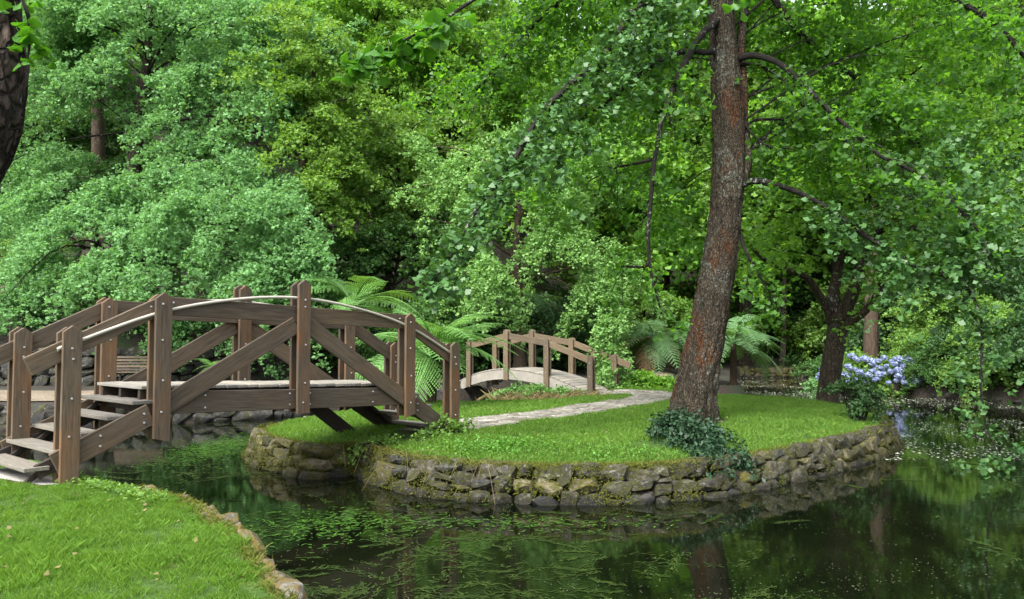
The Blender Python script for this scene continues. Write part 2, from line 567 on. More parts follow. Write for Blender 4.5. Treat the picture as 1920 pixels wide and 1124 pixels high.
LF['weed'] = mat_leaf("water_weed", (0.006, 0.016, 0.003), (0.035, 0.062, 0.008), 0.1, 0.5, 0.3, (1, 1, 1))
LF['algae'] = mat_leaf("pond_algae", (0.012, 0.04, 0.005), (0.05, 0.13, 0.012), 0.1, 0.5, 0.3, (1, 1, 1))
LF['speck'] = mat_leaf("floating_leaf", (0.03, 0.045, 0.016), (0.17, 0.19, 0.11), 0.1, 0.5, 0.4, (1, 1, 1))
LF['near'] = mat_leaf("near_ginkgo_leaf", (0.04, 0.14, 0.016), (0.085, 0.23, 0.028), 0.45, 0.45, 0.35, (1.4, 1.4, 0.4))

# ------------------------------------------------------------------ leaf builders
def leaves_vf(pos, nrm, axis, size, wid=0.55, fold=0.18):
    """one folded kite (a fan-shaped leaf) per point, two triangles each"""
    n = unit(nrm)
    a = unit(axis - n * np.sum(axis * n, -1, keepdims=True))
    s = np.cross(n, a)
    L = size[:, None]
    V = np.empty((len(pos), 4, 3))
    V[:, 0] = pos
    V[:, 1] = pos + a * L * 0.68 + s * L * wid + n * L * fold
    V[:, 2] = pos + a * L * 0.95
    V[:, 3] = pos + a * L * 0.68 - s * L * wid + n * L * fold
    F = np.arange(len(pos) * 4).reshape(-1, 4)
    return V.reshape(-1, 3), F


def sprays_vf(rng, C, D, L, W, per, size, droop=0.35, flat=0.10, up=0.7, jit=0.6, wid=0.55, hang=0.5, dens=None):
    """leafy sprays: C tip-ward start (m,3), D direction (m,3), L length (m,), W half width (m,), per leaves each"""
    m = len(C)
    C = np.asarray(C, float)
    D = unit(np.asarray(D, float))
    L = np.broadcast_to(L, (m,))
    W = np.broadcast_to(W, (m,))
    cnt = np.maximum(4, (per * (L / np.mean(L)) ** 1.2 * rng.uniform(0.7, 1.3, m)).astype(int))
    # leaves sit in tufts on short shoots along side twigs
    ncl = np.maximum(3, cnt // 7)
    ci = np.repeat(np.arange(m), ncl)
    K = len(ci)
    u = rng.random(K) ** .85
    side = unit(np.cross(D, np.array([0, 0, 1.0]) + rng.normal(0, .15, (m, 3))))
    upv = np.cross(side, D)
    prof = 0.25 + 0.75 * np.sin(np.pi * np.clip(u * 0.9 + 0.08, 0, 1))
    v = rng.normal(0, 0.55, K) * W[ci] * prof
    w = rng.normal(0, flat, K) * L[ci]
    cp = C[ci] + D[ci] * (u * L[ci])[:, None] + side[ci] * v[:, None] + upv[ci] * w[:, None]
    cp[:, 2] -= droop * L[ci] * (u ** 2 + 0.5 * (v / np.maximum(W[ci], 1e-6)) ** 2)
    nl = rng.integers(5, 10, K)
    j = np.repeat(np.arange(K), nl)
    i = ci[j]
    v = v[j]
    N = len(j)
    pos = cp[j] + rng.normal(0, size * .62, (N, 3)) * np.array([1, 1, .7])
    nrm = np.array([0, 0, up]) + D[i] * 0.25 + rng.normal(0, jit, (N, 3))
    ax = D[i] * 0.6 + side[i] * np.sign(v)[:, None] * 0.6 + rng.normal(0, 0.5, (N, 3)) + np.array([0, 0, -hang])
    sz = size * rng.uniform(0.65, 1.25, N)
    return leaves_vf(pos, nrm, ax, sz, wid)


def shell(rng, center, rad, m, inner=0.55, low=-0.6, out=0.5, down=0.25, front=None):
    """m spray starts and directions in an ellipsoidal crown"""
    d = unit(rng.normal(0, 1, (m * 3, 3)))
    d = d[d[:, 2] > low]
    if front is not None:
        d = d[(d @ np.array(front)) > -0.45]
    d = d[:m]
    r = inner + (1 - inner) * rng.random(len(d)) ** 0.6
    rad = np.asarray(rad, float)
    C = np.asarray(center, float) + d * rad * r[:, None]
    D = d * np.array([1, 1, 0.35]) + rng.normal(0, out * 0.5, d.shape) + np.array([0, 0, -down])
    return C, unit(D)


def crown_vf(rng, blobs, per, size, L, W, **kw):
    """blobs: (center, radii, sprays)"""
    inner = kw.pop('inner', 0.5); low = kw.pop('low', -0.6); down = kw.pop('down', 0.25)
    Cs, Ds = [], []
    spp = 7
    for c, r, m in blobs:
        k = max(2, int(round(m / spp)))
        c0, d0 = shell(rng, c, r, k, inner, low, 0.5, down)
        # each bough end is a drooping plate of fanned sprays
        q = np.repeat(np.arange(len(c0)), spp)
        u = np.tile(np.linspace(-.9, .75, spp), len(c0)) + rng.normal(0, .12, len(q))
        sd = unit(np.cross(d0, [0, 0, 1.0]))
        sgn = np.tile(np.where(np.arange(spp) % 2, 1, -1), len(c0)) * rng.uniform(.3, 1.0, len(q))
        lp = L * rng.uniform(.75, 1.25, len(c0))[q]
        C = c0[q] + d0[q] * (u * lp)[:, None] + sd[q] * (sgn * lp * .22)[:, None] + rng.normal(0, .06 * L, (len(q), 3))
        C[:, 2] -= .22 * lp * (u + .9) ** 2 * (.5 + down)
        D = unit(d0[q] * .8 + sd[q] * sgn[:, None] * .8 + np.array([0, 0, -.25 - .3 * down]) * np.maximum(u + .4, 0)[:, None] + rng.normal(0, .12, (len(q), 3)))
        Cs.append(C); Ds.append(D)
    C, D = np.vstack(Cs), np.vstack(Ds)
    Ls = L * rng.uniform(0.6, 1.3, len(C))
    return sprays_vf(rng, C - D * Ls[:, None] * 0.5, D, Ls, Ls * W / L, per, size, **kw), C


def branches_vf(rng, trunk, C, k, r0=0.06, sides=5):
    """boughs from the trunk polyline to k of the spray centres"""
    parts = []
    trunk = np.asarray(trunk, float)
    pick = rng.permutation(len(C))[:k]
    for q in pick:
        c = C[q]
        zt = trunk[0, 2] + (trunk[-1, 2] - trunk[0, 2]) * 0.28
        dxy = np.linalg.norm(trunk[:, :2] - c[:2], axis=1)
        tgt = c[2] - 0.35 * dxy.min()
        j = int(np.argmin(np.abs(trunk[:, 2] - max(tgt, zt))))
        a = trunk[j]
        mid = (a + c) / 2 + np.array([0, 0, 0.14 * np.linalg.norm(c - a)]) + rng.normal(0, .06, 3) * np.linalg.norm(c - a)
        pl = spline([a, mid, c], 8)
        parts.append(tube_vf(pl, np.linspace(r0, r0 * 0.18, 8) * rng.uniform(.6, 1.2), sides))
    return join_vf(parts)


# ------------------------------------------------------------------ land and water
SHORE = [(-60, 15), (-40, 17), (-20, 18.3), (-12, 19.3), (-8.3, 20.8), (-5.4, 23.2), (-3.8, 25.3), (-2.2, 26.2), (-1.2, 27.5), (-0.4, 29.2), (1.5, 29.8), (5, 28.3), (7.2, 27.4), (8.3, 28.2),
         (8.9, 30.5), (9.9, 35), (11.6, 41), (12.4, 43), (16.8, 43.4), (16.8, 40), (13.8, 33.5), (12.9, 31.2), (13.3, 30.1), (15.0, 29.5), (16, 28.1), (17.6, 26.2), (24, 24), (60, 20)]
LAND = SHORE + [(160, 20), (160, 260), (-160, 260), (-160, 15)]


def land_d(p):
    p = np.atleast_2d(np.asarray(p, float))[:, :2]
    d = dist_line(p, SHORE)
    return np.where(inside(p, LAND), d, -d)


def hz(p):
    p = np.atleast_2d(np.asarray(p, float))[:, :2]
    d = land_d(p)
    x = p[:, 0]
    left = 1 - sstep(1.0, 9.0, x)
    q = np.c_[p, np.zeros(len(p))]
    bumpy = noise(q, 0.35, 3) * 0.25 + noise(q, 0.12, 4) * 0.6
    z = -0.10 + 0.18 * sstep(0, 3, d) + 0.03 * noise(q, 0.8, 5)
    z = z + left * (1.15 * sstep(6.0, 6.25, d) + np.clip(d - 6.3, 0, 14) * 0.42 + np.clip(d - 20, 0, 90) * 0.62)
    z = z + (1 - left) * (np.clip(d - 2.5, 0, 200) * 0.20 + np.clip(d - 28, 0, 90) * 0.35)
    z = z + bumpy * sstep(6.5, 12, d)
    return np.where(d < 0, np.maximum(-1.5, -0.10 + d * 6.0), z)


def zl(x, y):
    return float(hz([(x, y)])[0])


# pond: one sheet
xs = np.array([-70, 70.0]); ys = np.array([-10, 75.0])
V = np.array([(-70, -10, WATER), (70, -10, WATER), (70, 75, WATER), (-70, 75, WATER)])
tag(obj("water", np_mesh("water", V, np.array([[0, 1, 2, 3]]), M['water'])), kind='structure')


def grid_land(x0, x1, nx, y0, y1, ny):
    gx = np.linspace(x0, x1, nx)
    gy = np.linspace(y0, y1, ny) if np.isscalar(ny) else ny
    X, Y = np.meshgrid(gx, gy)
    p = np.c_[X.ravel(), Y.ravel()]
    z = hz(p)
    V = np.c_[p, z]
    ny = len(gy)
    i = (np.arange(ny - 1)[:, None] * nx + np.arange(nx - 1)[None]).ravel()
    F = np.stack([i, i + 1, i + nx + 1, i + nx], -1)
    zz = z[F].max(1)
    return V, F[zz > -1.45]


gy = np.concatenate([np.arange(14, 50, 0.35), np.arange(50, 90, 1.2), np.arange(90, 240, 6)])
V, F = grid_land(-75, 80, 360, 0, 0, gy)
m, nt, ns, ln, b = newmat("hill_soil")
v = coords(ns, ln)
n = tex(ns, ln, 0.8, 8, 0.7, v, 0.4)
r = ramp(ns, [(0.30, (0.009, 0.007, 0.005)), (0.52, (0.026, 0.020, 0.013)), (0.60, (0.016, 0.028, 0.008)), (0.8, (0.03, 0.055, 0.012))])
ln.new(n.outputs[0], r.inputs[0]); ln.new(r.outputs[0], b.inputs['Base Color'])
b.inputs['Roughness'].default_value = 0.95
n2 = tex(ns, ln, 9, 5, 0.7, v); bump(ns, ln, b, n2.outputs[0], 0.9, 0.06)
M['hill'] = m
tag(obj("hillside", np_mesh("hillside", V, F, M['hill'], True)), kind='structure')

# ground under the pond
V = np.array([(-160, -60, -1.55), (160, -60, -1.55), (160, 260, -1.55), (-160, 260, -1.55)])
tag(obj("ground", np_mesh("ground", V, np.array([[0, 1, 2, 3]]), M['soil'])), kind='structure')

# island
ISLAND = [(-5.08, 16.2), (-5.08, 15.3), (-4.65, 14.2), (-3.9, 13.35), (-3.25, 12.75), (-2.85, 12.95), (-2.45, 12.9), (-2.15, 12.35), (-1.58, 11.65), (-.84, 11.15), (.2, 10.9),
          (1.03, 10.80), (1.78, 10.88), (2.6, 11.2), (3.5, 11.75), (4.6, 12.6), (6.0, 13.95), (7.2, 15.2), (7.95, 16.2), (8.35, 17.3), (8.8, 19), (9.0, 20.6), (8.3, 22),
          (6.4, 23.6), (6.0, 25.0), (4.6, 26.2), (3.2, 25.8), (1.9, 24.6), (0.4, 23.2), (-0.9, 22.0), (-2.9, 20.9), (-4.3, 18.9)]
ISL_C = np.array([1.5, 17.0])
IS = spline([*ISLAND, ISLAND[0]], 260)[:-1]
PATHC = spline([(-1.55, 13.75), (-.95, 14.64), (1.05, 17.1), (2.75, 19.5), (3.85, 21.3), (4.05, 22.6), (3.5, 23.4), (2.75, 23.75)], 60)


def isl_z(p):
    p = np.atleast_2d(np.asarray(p, float))[:, :2]
    d = dist_line(p, IS, True)
    q = np.c_[p, np.zeros(len(p))]
    back = sstep(19, 23, p[:, 1]) * (1 - sstep(0.5, 4, p[:, 0])) * 0.15
    return ISL - 0.05 + 0.16 * sstep(0.05, 1.6, d) + 0.025 * noise(q, 0.9, 11) - back + 0.02 * noise(q, 3.1, 12)


def poly_land(name, poly, zf, step, mat, skirt, inset=0.22, seed=1):
    """tessellated lawn with an earth skirt down into the water"""
    poly = np.asarray(poly, float)
    lo, hi = poly.min(0), poly.max(0)
    g = np.stack(np.meshgrid(np.arange(lo[0], hi[0], step), np.arange(lo[1], hi[1], step)), -1).reshape(-1, 2)
    g += R(seed).uniform(-.3, .3, g.shape) * step
    g = g[inside(g, poly)]
    g = g[dist_line(g, poly, True) > step * 0.6]
    n = len(poly)
    pts = [Vector(p) for p in np.vstack([poly, g])]
    edges = [(i, (i + 1) % n) for i in range(n)]
    vs, es, fs, *_ = delaunay_2d_cdt(pts, edges, [], 1, 1e-5)
    vs = np.array([tuple(v_) for v_ in vs])
    z = zf(vs)
    V = np.c_[vs, z]
    F = np.array([f for f in fs if len(f) == 3])
    # skirt from the outline
    k = len(V)
    low = V[:n].copy(); low[:, 2] = skirt
    cen = poly.mean(0)
    V = np.vstack([V, low])
    i = np.arange(n); j = (i + 1) % n
    S = np.vstack([np.stack([j, i, k + i], -1), np.stack([j, k + i, k + j], -1)])
    me = np_mesh(name, V, np.vstack([F, S]), mat, True)
    me.materials.append(M['soil'])
    mi = np.zeros(len(F) + len(S), np.int32); mi[len(F):] = 1
    me.polygons.foreach_set('material_index', mi)
    return tag(obj(name, me), kind='structure')


def shrink(poly, dd):
    poly = np.asarray(poly, float)
    t = np.roll(poly, -1, 0) - np.roll(poly, 1, 0)
    t = unit(t)
    nrm = np.c_[-t[:, 1], t[:, 0]]
    area = np.sum(poly[:, 0] * np.roll(poly[:, 1], -1) - np.roll(poly[:, 0], -1) * poly[:, 1])
    return poly + nrm * (dd if area > 0 else -dd)


IST = shrink(IS, 0.30)
poly_land("island_ground", IST, isl_z, 0.28, M['lawn'], -1.4)

# near lawn
NEAR = [(-16, 12.8), (-10, 12.2), (-7.6, 11.7), (-6.1, 10.7), (-5.2, 9.7), (-4.55, 9.05), (-4.25, 8.9), (-3.9, 8.62), (-3.5, 8.35), (-3.12, 7.95), (-2.82, 7.5), (-2.42, 6.95), (-2.12, 6.45), (-1.9, 6.0),
        (-1.55, 5.4), (-1.36, 5.0), (-1.1, 4.3), (-.8, 3.2), (.6, 2.4), (3, 1.6), (7, 0.6), (7, -4), (-16, -4)]
ND = np.asarray(NEAR, float)


def near_z(p):
    p = np.atleast_2d(np.asarray(p, float))[:, :2]
    d = dist_line(p, ND, True)
    q = np.c_[p, np.zeros(len(p))]
    return -0.07 + 0.07 * sstep(0, 0.6, d) + 0.02 * noise(q, 1.3, 21)


poly_land("lawn", ND, near_z, 0.30, M['lawn'], -1.4, seed=2)

# sandy path on the far bank
fp = [(-32, 18.6), (-20, 20.6), (-12, 21.7), (-8.4, 23.4), (-5.8, 25.6), (-4.0, 28.2), (-2.9, 29.4)]
C_ = spline(fp, 90)
t_ = unit(np.gradient(C_, axis=0)); n_ = np.c_[-t_[:, 1], t_[:, 0]]
wd = 1.15
rows = [C_ + n_ * k for k in np.linspace(-wd, wd, 7)]
V = np.vstack(rows)
V = np.c_[V, hz(V) + 0.035]
nn = len(C_)
F = np.array([(a * nn + i, a * nn + i + 1, (a + 1) * nn + i + 1, (a + 1) * nn + i) for a in range(6) for i in range(nn - 1)])
M['gravel'] = mat_ground("sandy_gravel", [(0.3, (0.13, 0.105, 0.075)), (0.7, (0.20, 0.165, 0.12))], 1.5)
tag(obj("sandy_path", np_mesh("sandy_path", V, F, M['gravel'], True)), kind='structure')
V = np.array([(5.2, 30.2), (9.0, 30.0), (9.4, 33), (9.2, 38), (5.5, 37.5), (4.5, 33)])
V = np.c_[V, hz(V) + 0.05]
V = np.vstack([V, [[7, 34, V[:, 2].mean()]]])
bare = poly_land("bare_bank", np.array([(4.6, 31.5), (5.6, 30.6), (6.3, 30.8), (6.7, 32.2), (6.6, 34), (5.5, 35.5), (3.8, 33.5)]), lambda p: hz(p) + 0.02, 0.6, M['gravel'], -0.3, seed=4)

# flagged path over the island: bed plus individual stones
t_ = unit(np.gradient(PATHC, axis=0)); n_ = np.c_[-t_[:, 1], t_[:, 0]]
rows = [PATHC + n_ * k for k in np.linspace(-.66, .66, 5)]
V = np.vstack(rows); nn = len(PATHC)
V = np.c_[V, isl_z(V) + 0.012]
F = np.array([(a * nn + i, a * nn + i + 1, (a + 1) * nn + i + 1, (a + 1) * nn + i) for a in range(4) for i in range(nn - 1)])
pathbed = tag(obj("path", np_mesh("path", V, F, M['sand'], True)), kind='structure')
rg = R(31)
S_ = np.concatenate([[0], np.cumsum(np.linalg.norm(np.diff(PATHC, axis=0), axis=1))])
NU, NVv = 30, 4
gu = np.linspace(0.0, S_[-1], NU)[:, None] + rg.uniform(-.11, .11, (NU, NVv)) + np.array([0, .16, 0, .14])[None]
gv = np.linspace(-.62, .62, NVv)[None] + rg.uniform(-.09, .09, (NU, NVv))
gu = np.clip(gu, 0, S_[-1])


def path_xy(u, v):
    c = np.array([np.interp(u, S_, PATHC[:, 0]), np.interp(u, S_, PATHC[:, 1])])
    n2_ = np.array([np.interp(u, S_, n_[:, 0]), np.interp(u, S_, n_[:, 1])])
    return c + n2_ * v


for a in range(NU - 1):
    for c in range(NVv - 1):
        q = np.array([path_xy(gu[a, c], gv[a, c]), path_xy(gu[a + 1, c], gv[a + 1, c]), path_xy(gu[a + 1, c + 1], gv[a + 1, c + 1]), path_xy(gu[a, c + 1], gv[a, c + 1])])
        cc = q.mean(0)
        q = cc + (q - cc) * (1 - 0.012 / 0.2 * rg.uniform(.6, 1.5))
        # chamfered corners
        ring = []
        for k in range(4):
            ring += [q[k] * 0.84 + q[k - 1] * 0.16, q[k] * 0.84 + q[(k + 1) % 4] * 0.16]
        ring = np.array(ring) - cc
        z0 = float(isl_z([cc])[0])
        hh = 0.018 + rg.uniform(0, .008)
        top = np.c_[ring * 0.95, np.full(8, hh)]
        lowr = np.c_[ring, np.full(8, -0.03)]
        midr = np.c_[ring, np.full(8, hh - 0.012)]
        bm = bmesh.new()
        tv = [bm.verts.new(p) for p in top]; mv = [bm.verts.new(p) for p in midr]; lv = [bm.verts.new(p) for p in lowr]
        bm.faces.new(tv)
        for k in range(8):
            k2 = (k + 1) % 8
            bm.faces.new((tv[k2], tv[k], mv[k], mv[k2])); bm.faces.new((mv[k2], mv[k], lv[k], lv[k2]))
        bmesh.ops.recalc_face_normals(bm, faces=bm.faces)
        obj("flagstone", bm_mesh("flagstone", bm, M['flag']), pathbed, T(cc[0], cc[1], z0))

# concrete landing at the foot of the near bridge
sl_ = poly_land("paving_slab", np.array([(-6.75, 9.55), (-5.2, 8.72), (-4.95, 9.1), (-6.3, 9.95)]), lambda p: near_z(p) + 0.03, 0.3, M['slab'], -0.1, seed=5)

# ------------------------------------------------------------------ stone walls
def stone_protos(mat, k, seed, flat=0.0):
    """split rubble: hull of points near the surface of a skewed block"""
    out = []
    for q in range(k):
        rg = R(seed + q)
        d = unit(rg.normal(0, 1, (30, 3)))
        e = rg.uniform(6, 14)
        d = d / ((np.abs(d) ** e).sum(1) ** (1 / e))[:, None]
        d *= rg.uniform(.90, 1.0, (30, 1))
        d[:, 0] += rg.uniform(-.22, .22) * d[:, 2] + rg.uniform(-.15, .15) * d[:, 1]
        d[:, 2] *= 1 + rg.uniform(-.18, .18) * d[:, 0]
        d = d / (d.max(0) - d.min(0))
        bm = bmesh.new()
        for p in d: bm.verts.new(p)
        h = bmesh.ops.convex_hull(bm, input=bm.verts)
        bmesh.ops.delete(bm, geom=[v_ for v_ in bm.verts if not v_.link_faces], context='VERTS')
        bmesh.ops.dissolve_limit(bm, angle_limit=math.radians(14), verts=bm.verts, edges=bm.edges)
        bmesh.ops.bevel(bm, geom=list(bm.edges), offset=.022, segments=1, affect='EDGES')
        bmesh.ops.triangulate(bm, faces=[f for f in bm.faces if len(f.verts) > 4])
        out.append(bm_mesh("stone", bm, mat))
    return out


ST = {k: stone_protos(M[k], 10, 100 * (i + 1)) for i, k in enumerate(('stone', 'stone_moss', 'stone_dark', 'stone_brown', 'stone_edge'))}


def drywall(root, line, z0, z1, protos, w=0.34, courses=3, batter=0.25, depth=0.34, seed=0, pick=None, joined=None, gap=0.93):
    """irregular courses of stones along line (n,2); z0, z1 numbers or functions of the point; water side on the right of travel"""
    rg = R(seed)
    L = np.concatenate([[0], np.cumsum(np.linalg.norm(np.diff(line, axis=0), axis=1))])
    tang = unit(np.gradient(line, axis=0))
    parts = []
    s = 0.0
    while s < L[-1]:
        ww = w * rg.uniform(0.7, 1.5)
        k = max(1, courses + int(rg.choice([-1, 0, 0, 0, 1] if courses > 1 else [0])))
        cuts = np.sort(np.r_[0, (np.arange(1, k) + rg.uniform(-.28, .28, k - 1)) / k, 1])
        for c in range(k):
            sm = s + ww / 2 + rg.uniform(-.16, .16) * ww
            if sm > L[-1]: continue
            x, y = np.interp(sm, L, line[:, 0]), np.interp(sm, L, line[:, 1])
            tx, ty = np.interp(sm, L, tang[:, 0]), np.interp(sm, L, tang[:, 1])
            a = math.atan2(ty, tx)
            za = z0((x, y)) if callable(z0) else z0
            zb = z1((x, y)) if callable(z1) else z1
            zb += rg.uniform(-.05, .035)
            hh = (zb - za) * (cuts[c + 1] - cuts[c])
            zc = za + (zb - za) * (cuts[c + 1] + cuts[c]) / 2
            off = batter * (zc - za) / max(zb - za, .01) + rg.uniform(-.022, .022)
            nx_, ny_ = -math.sin(a), math.cos(a)
            lean = math.atan2(batter, max(zb - za, .01))
            Mx = T(x + nx_ * off, y + ny_ * off, zc) @ Matrix.Rotation(a + rg.uniform(-.12, .12), 4, 'Z') @ Matrix.Rotation(-lean * .6 + rg.uniform(-.12, .12), 4, 'X') @ Matrix.Rotation(rg.uniform(-.17, .17), 4, 'Y') @ Matrix.Diagonal((ww * rg.uniform(1.08, 1.36), depth * rg.uniform(.85, 1.15), hh * rg.uniform(1.08, 1.28), 1))
            key = pick(x, y, c) if pick else protos
            me = ST[key][rg.integers(0, 10)]
            if joined is None:
                obj("stone", me, root, Mx)
            else:
                vv = np.array([Mx @ v_.co for v_ in me.vertices])
                fs = np.array([(p.vertices[0], p.vertices[1], p.vertices[2], p.vertices[-1]) for p in me.polygons])
                parts.append((vv, fs))
        s += ww
    if joined is not None:
        V_, F_ = join_vf(parts)
        o_ = obj("stonework", np_mesh("stonework", V_, F_, M[joined]), root)
        tag(o_, kind='stuff')


# island retaining wall: individual stones where the camera sees them
wl_root = thing("retaining_wall", "lichened grey drystone wall holding up the island lawn above the pond", "stone wall", (1.0, 10.8, WATER))


def ang_pick(x, y, c):
    h = hash3(int(x * 97), int(y * 89), c, 5)
    if x < -3.0 or x > 6.4: return 'stone_moss' if h < 0.8 else 'stone'
    if x < -1.7: return 'stone_dark' if h < .6 else 'stone_moss'
    return 'stone_moss' if h < 0.16 else ('stone_dark' if h < .26 else 'stone')


i0 = int(np.argmin(np.linalg.norm(IS - np.array([-5.2, 16.0]), axis=1)))
i1 = int(np.argmin(np.linalg.norm(IS - np.array([8.55, 18.0]), axis=1)))
fr = IS[i0:i1 + 1] if i0 < i1 else np.vstack([IS[i0:], IS[:i1 + 1]])
drywall(wl_root, fr, WATER - 0.10, ISL - 0.03, 'stone', 0.33, 3, 0.26, 0.34, 11, ang_pick)
nr_ = np.c_[-unit(np.gradient(fr, axis=0))[:, 1], unit(np.gradient(fr, axis=0))[:, 0]]
cv = np.vstack([np.c_[fr + nr_ * .07, np.full(len(fr), WATER - .3)], np.c_[fr + nr_ * .30, np.full(len(fr), ISL - .09)]])
k_ = len(fr); i_ = np.arange(k_ - 1)
M['joint'] = mat_ground("joint_soil", [(0.35, (0.02, 0.017, 0.010)), (0.6, (0.035, 0.036, 0.010)), (0.75, (0.06, 0.055, 0.014))], 5)
obj("joint_fill", np_mesh("joint_fill", cv, np.stack([i_, i_ + 1, i_ + 1 + k_, i_ + k_], -1), M['joint']), wl_root)
bk = np.vstack([IS[i1:], IS[:i0 + 1]])
drywall(wl_root, bk, WATER - 0.10, ISL - 0.10, 'stone', 0.5, 2, 0.26, 0.4, 12, joined='stone')

# lawn edging
ed_root = thing("stone_edging", "pale mossy stones edging the near lawn beside the water", "stone edging", (-2.4, 7.0, 0))
edl = spline([(-4.2, 8.93), (-3.9, 8.66), (-3.5, 8.38), (-3.12, 7.98), (-2.82, 7.52), (-2.42, 6.97), (-2.12, 6.47), (-1.9, 6.02), (-1.55, 5.42), (-1.36, 5.0), (-1.1, 4.3)], 80)
drywall(ed_root, edl, -0.66, -0.025, 'stone_edge', 0.27, 3, 0.03, 0.20, 14)

# wall of the bank behind the bridge
wb = spline([(-17, 18.7), (-12, 19.35), (-8.3, 20.85), (-5.4, 23.2), (-3.9, 25.3), (-2.2, 26.2)], 90)
wr = thing("bank_wall", "dark damp stone wall along the stream under the sandy path", "stone wall", (-9, 20.3, WATER))
drywall(wr, wb, WATER - 0.08, -0.02, 'stone_dark', 0.40, 2, 0.12, 0.4, 15)

# retaining wall at the foot of the hill
sh = spline([(-17, 18.6), (-12, 19.3), (-8.3, 20.8), (-5.4, 23.2), (-3.8, 25.6), (-2.6, 27.4), (-.6, 29.2)], 120)
t_ = unit(np.gradient(sh, axis=0)); n_ = np.c_[-t_[:, 1], t_[:, 0]]
hillw = sh + n_ * 6.05
keep = hillw[:, 0] < -3.6
hillw = hillw[keep]
hw = thing("hill_wall", "grey rubble wall at the foot of the wooded hill behind the bench", "stone wall", (hillw[60, 0], hillw[60, 1], 0.0))
drywall(hw, hillw, lambda p: 0.02, lambda p: 1.28, 'stone_dark', 0.44, 4, 0.15, 0.45, 16)
# rock terraces up the slope
for k, (x0, x1, y0, y1, hgt, lab) in enumerate([(-22, -14.6, 27.8, 29.0, 0.85, "brown mossy rock terrace low on the grassy slope"), (-22.5, -16.5, 33.5, 34.5, 1.9, "dark rock terrace high up the slope under the ginkgo boughs")]):
    ln_ = spline([(x0, y0), ((x0 + x1) / 2, (y0 + y1) / 2 - .4), (x1, y1)], 30)
    tr_ = thing("rock_terrace", lab, "rock wall", (ln_[15, 0], ln_[15, 1], zl(*ln_[15])), "rock terraces on the slope")
    drywall(tr_, ln_, lambda p: zl(*p) - 0.3, lambda p, h=hgt: zl(*p) + h, 'stone_brown', 0.6, 3, 0.4, 0.7, 50 + k)
# far pond wall
fw = thing("pond_wall", "low mossy wall along the far end of the pond", "stone wall", (13, 43, WATER))
drywall(fw, spline([(11.4, 42.4), (12.6, 43.0), (16.6, 43.4), (17.2, 43.3)], 60), WATER - .05, -0.08, 'stone_moss', 0.4, 2, 0.1, 0.4, 17, joined='stone_moss')

# ------------------------------------------------------------------ near bridge
def box_me(L, Tk, H, mat, bev=0.006, name="board"):
    bm = bmesh.new()
    bmesh.ops.create_cube(bm, size=1.0)
    bmesh.ops.scale(bm, vec=(L, Tk, H), verts=bm.verts)
    bmesh.ops.bevel(bm, geom=list(bm.edges), offset=bev, segments=1, affect='EDGES')
    return bm_mesh(name, bm, mat)


def frame_M(o, xdir, ydir):
    x = Vector(xdir).normalized()
    z = x.cross(Vector(ydir)).normalized()
    y = z.cross(x)
    Mx = Matrix.Identity(4)
    for i, a in enumerate((x, y, z)):
        for j in range(3): Mx[j][i] = a[j]
    Mx.translation = Vector(o)
    return Mx


def beam(name, p0, p1, vdir, tk, h, mat, parent, bev=0.006):
    p0, p1 = Vector(p0), Vector(p1)
    return obj(name, box_me((p1 - p0).length, tk, h, mat, bev, name), parent, frame_M((p0 + p1) / 2, p1 - p0, vdir))


def post_me(h, w, tk, mat, peak=0.075, cut=0.0):
    """plank standing along local X with a gabled top; cut slants the foot"""
    bm = bmesh.new()
    prof = [(0 + cut, -w / 2), (h - peak, -w / 2), (h - 0.012, -w * 0.09), (h, 0), (h - 0.012, w * 0.09), (h - peak, w / 2), (0, w / 2)]
    a = [bm.verts.new((x, -tk / 2, z)) for x, z in prof]
    c = [bm.verts.new((x, tk / 2, z)) for x, z in prof]
    bm.faces.new(a); bm.faces.new(c[::-1])
    for i in range(len(prof)):
        j = (i + 1) % len(prof)
        bm.faces.new((a[j], a[i], c[i], c[j]))
    bmesh.ops.recalc_face_normals(bm, faces=bm.faces)
    bmesh.ops.bevel(bm, geom=list(bm.edges), offset=0.004, segments=1, affect='EDGES')
    return bm_mesh("post_plank", bm, mat)


bm = bmesh.new()
bmesh.ops.create_cone(bm, cap_ends=True, segments=8, radius1=0.016, radius2=0.010, depth=0.018)
BOLT = bm_mesh("bolt", bm, M['bolt'], False)


def bolt(parent, p, nrm):
    obj("bolt", BOLT, parent, T(Vector(p)) @ Vector(nrm).to_track_quat('Z', 'Y').to_matrix().to_4x4())


BO = Vector((-3.034, 11.33, 0))
BU = Vector((.648, .762, 0)).normalized()
BV = Vector((-.762, .648, 0)).normalized()
SLOPE = -0.037
BW = 1.70


def B(u, v, z):
    return BO + BU * u + BV * v + Vector((0, 0, z + SLOPE * u))


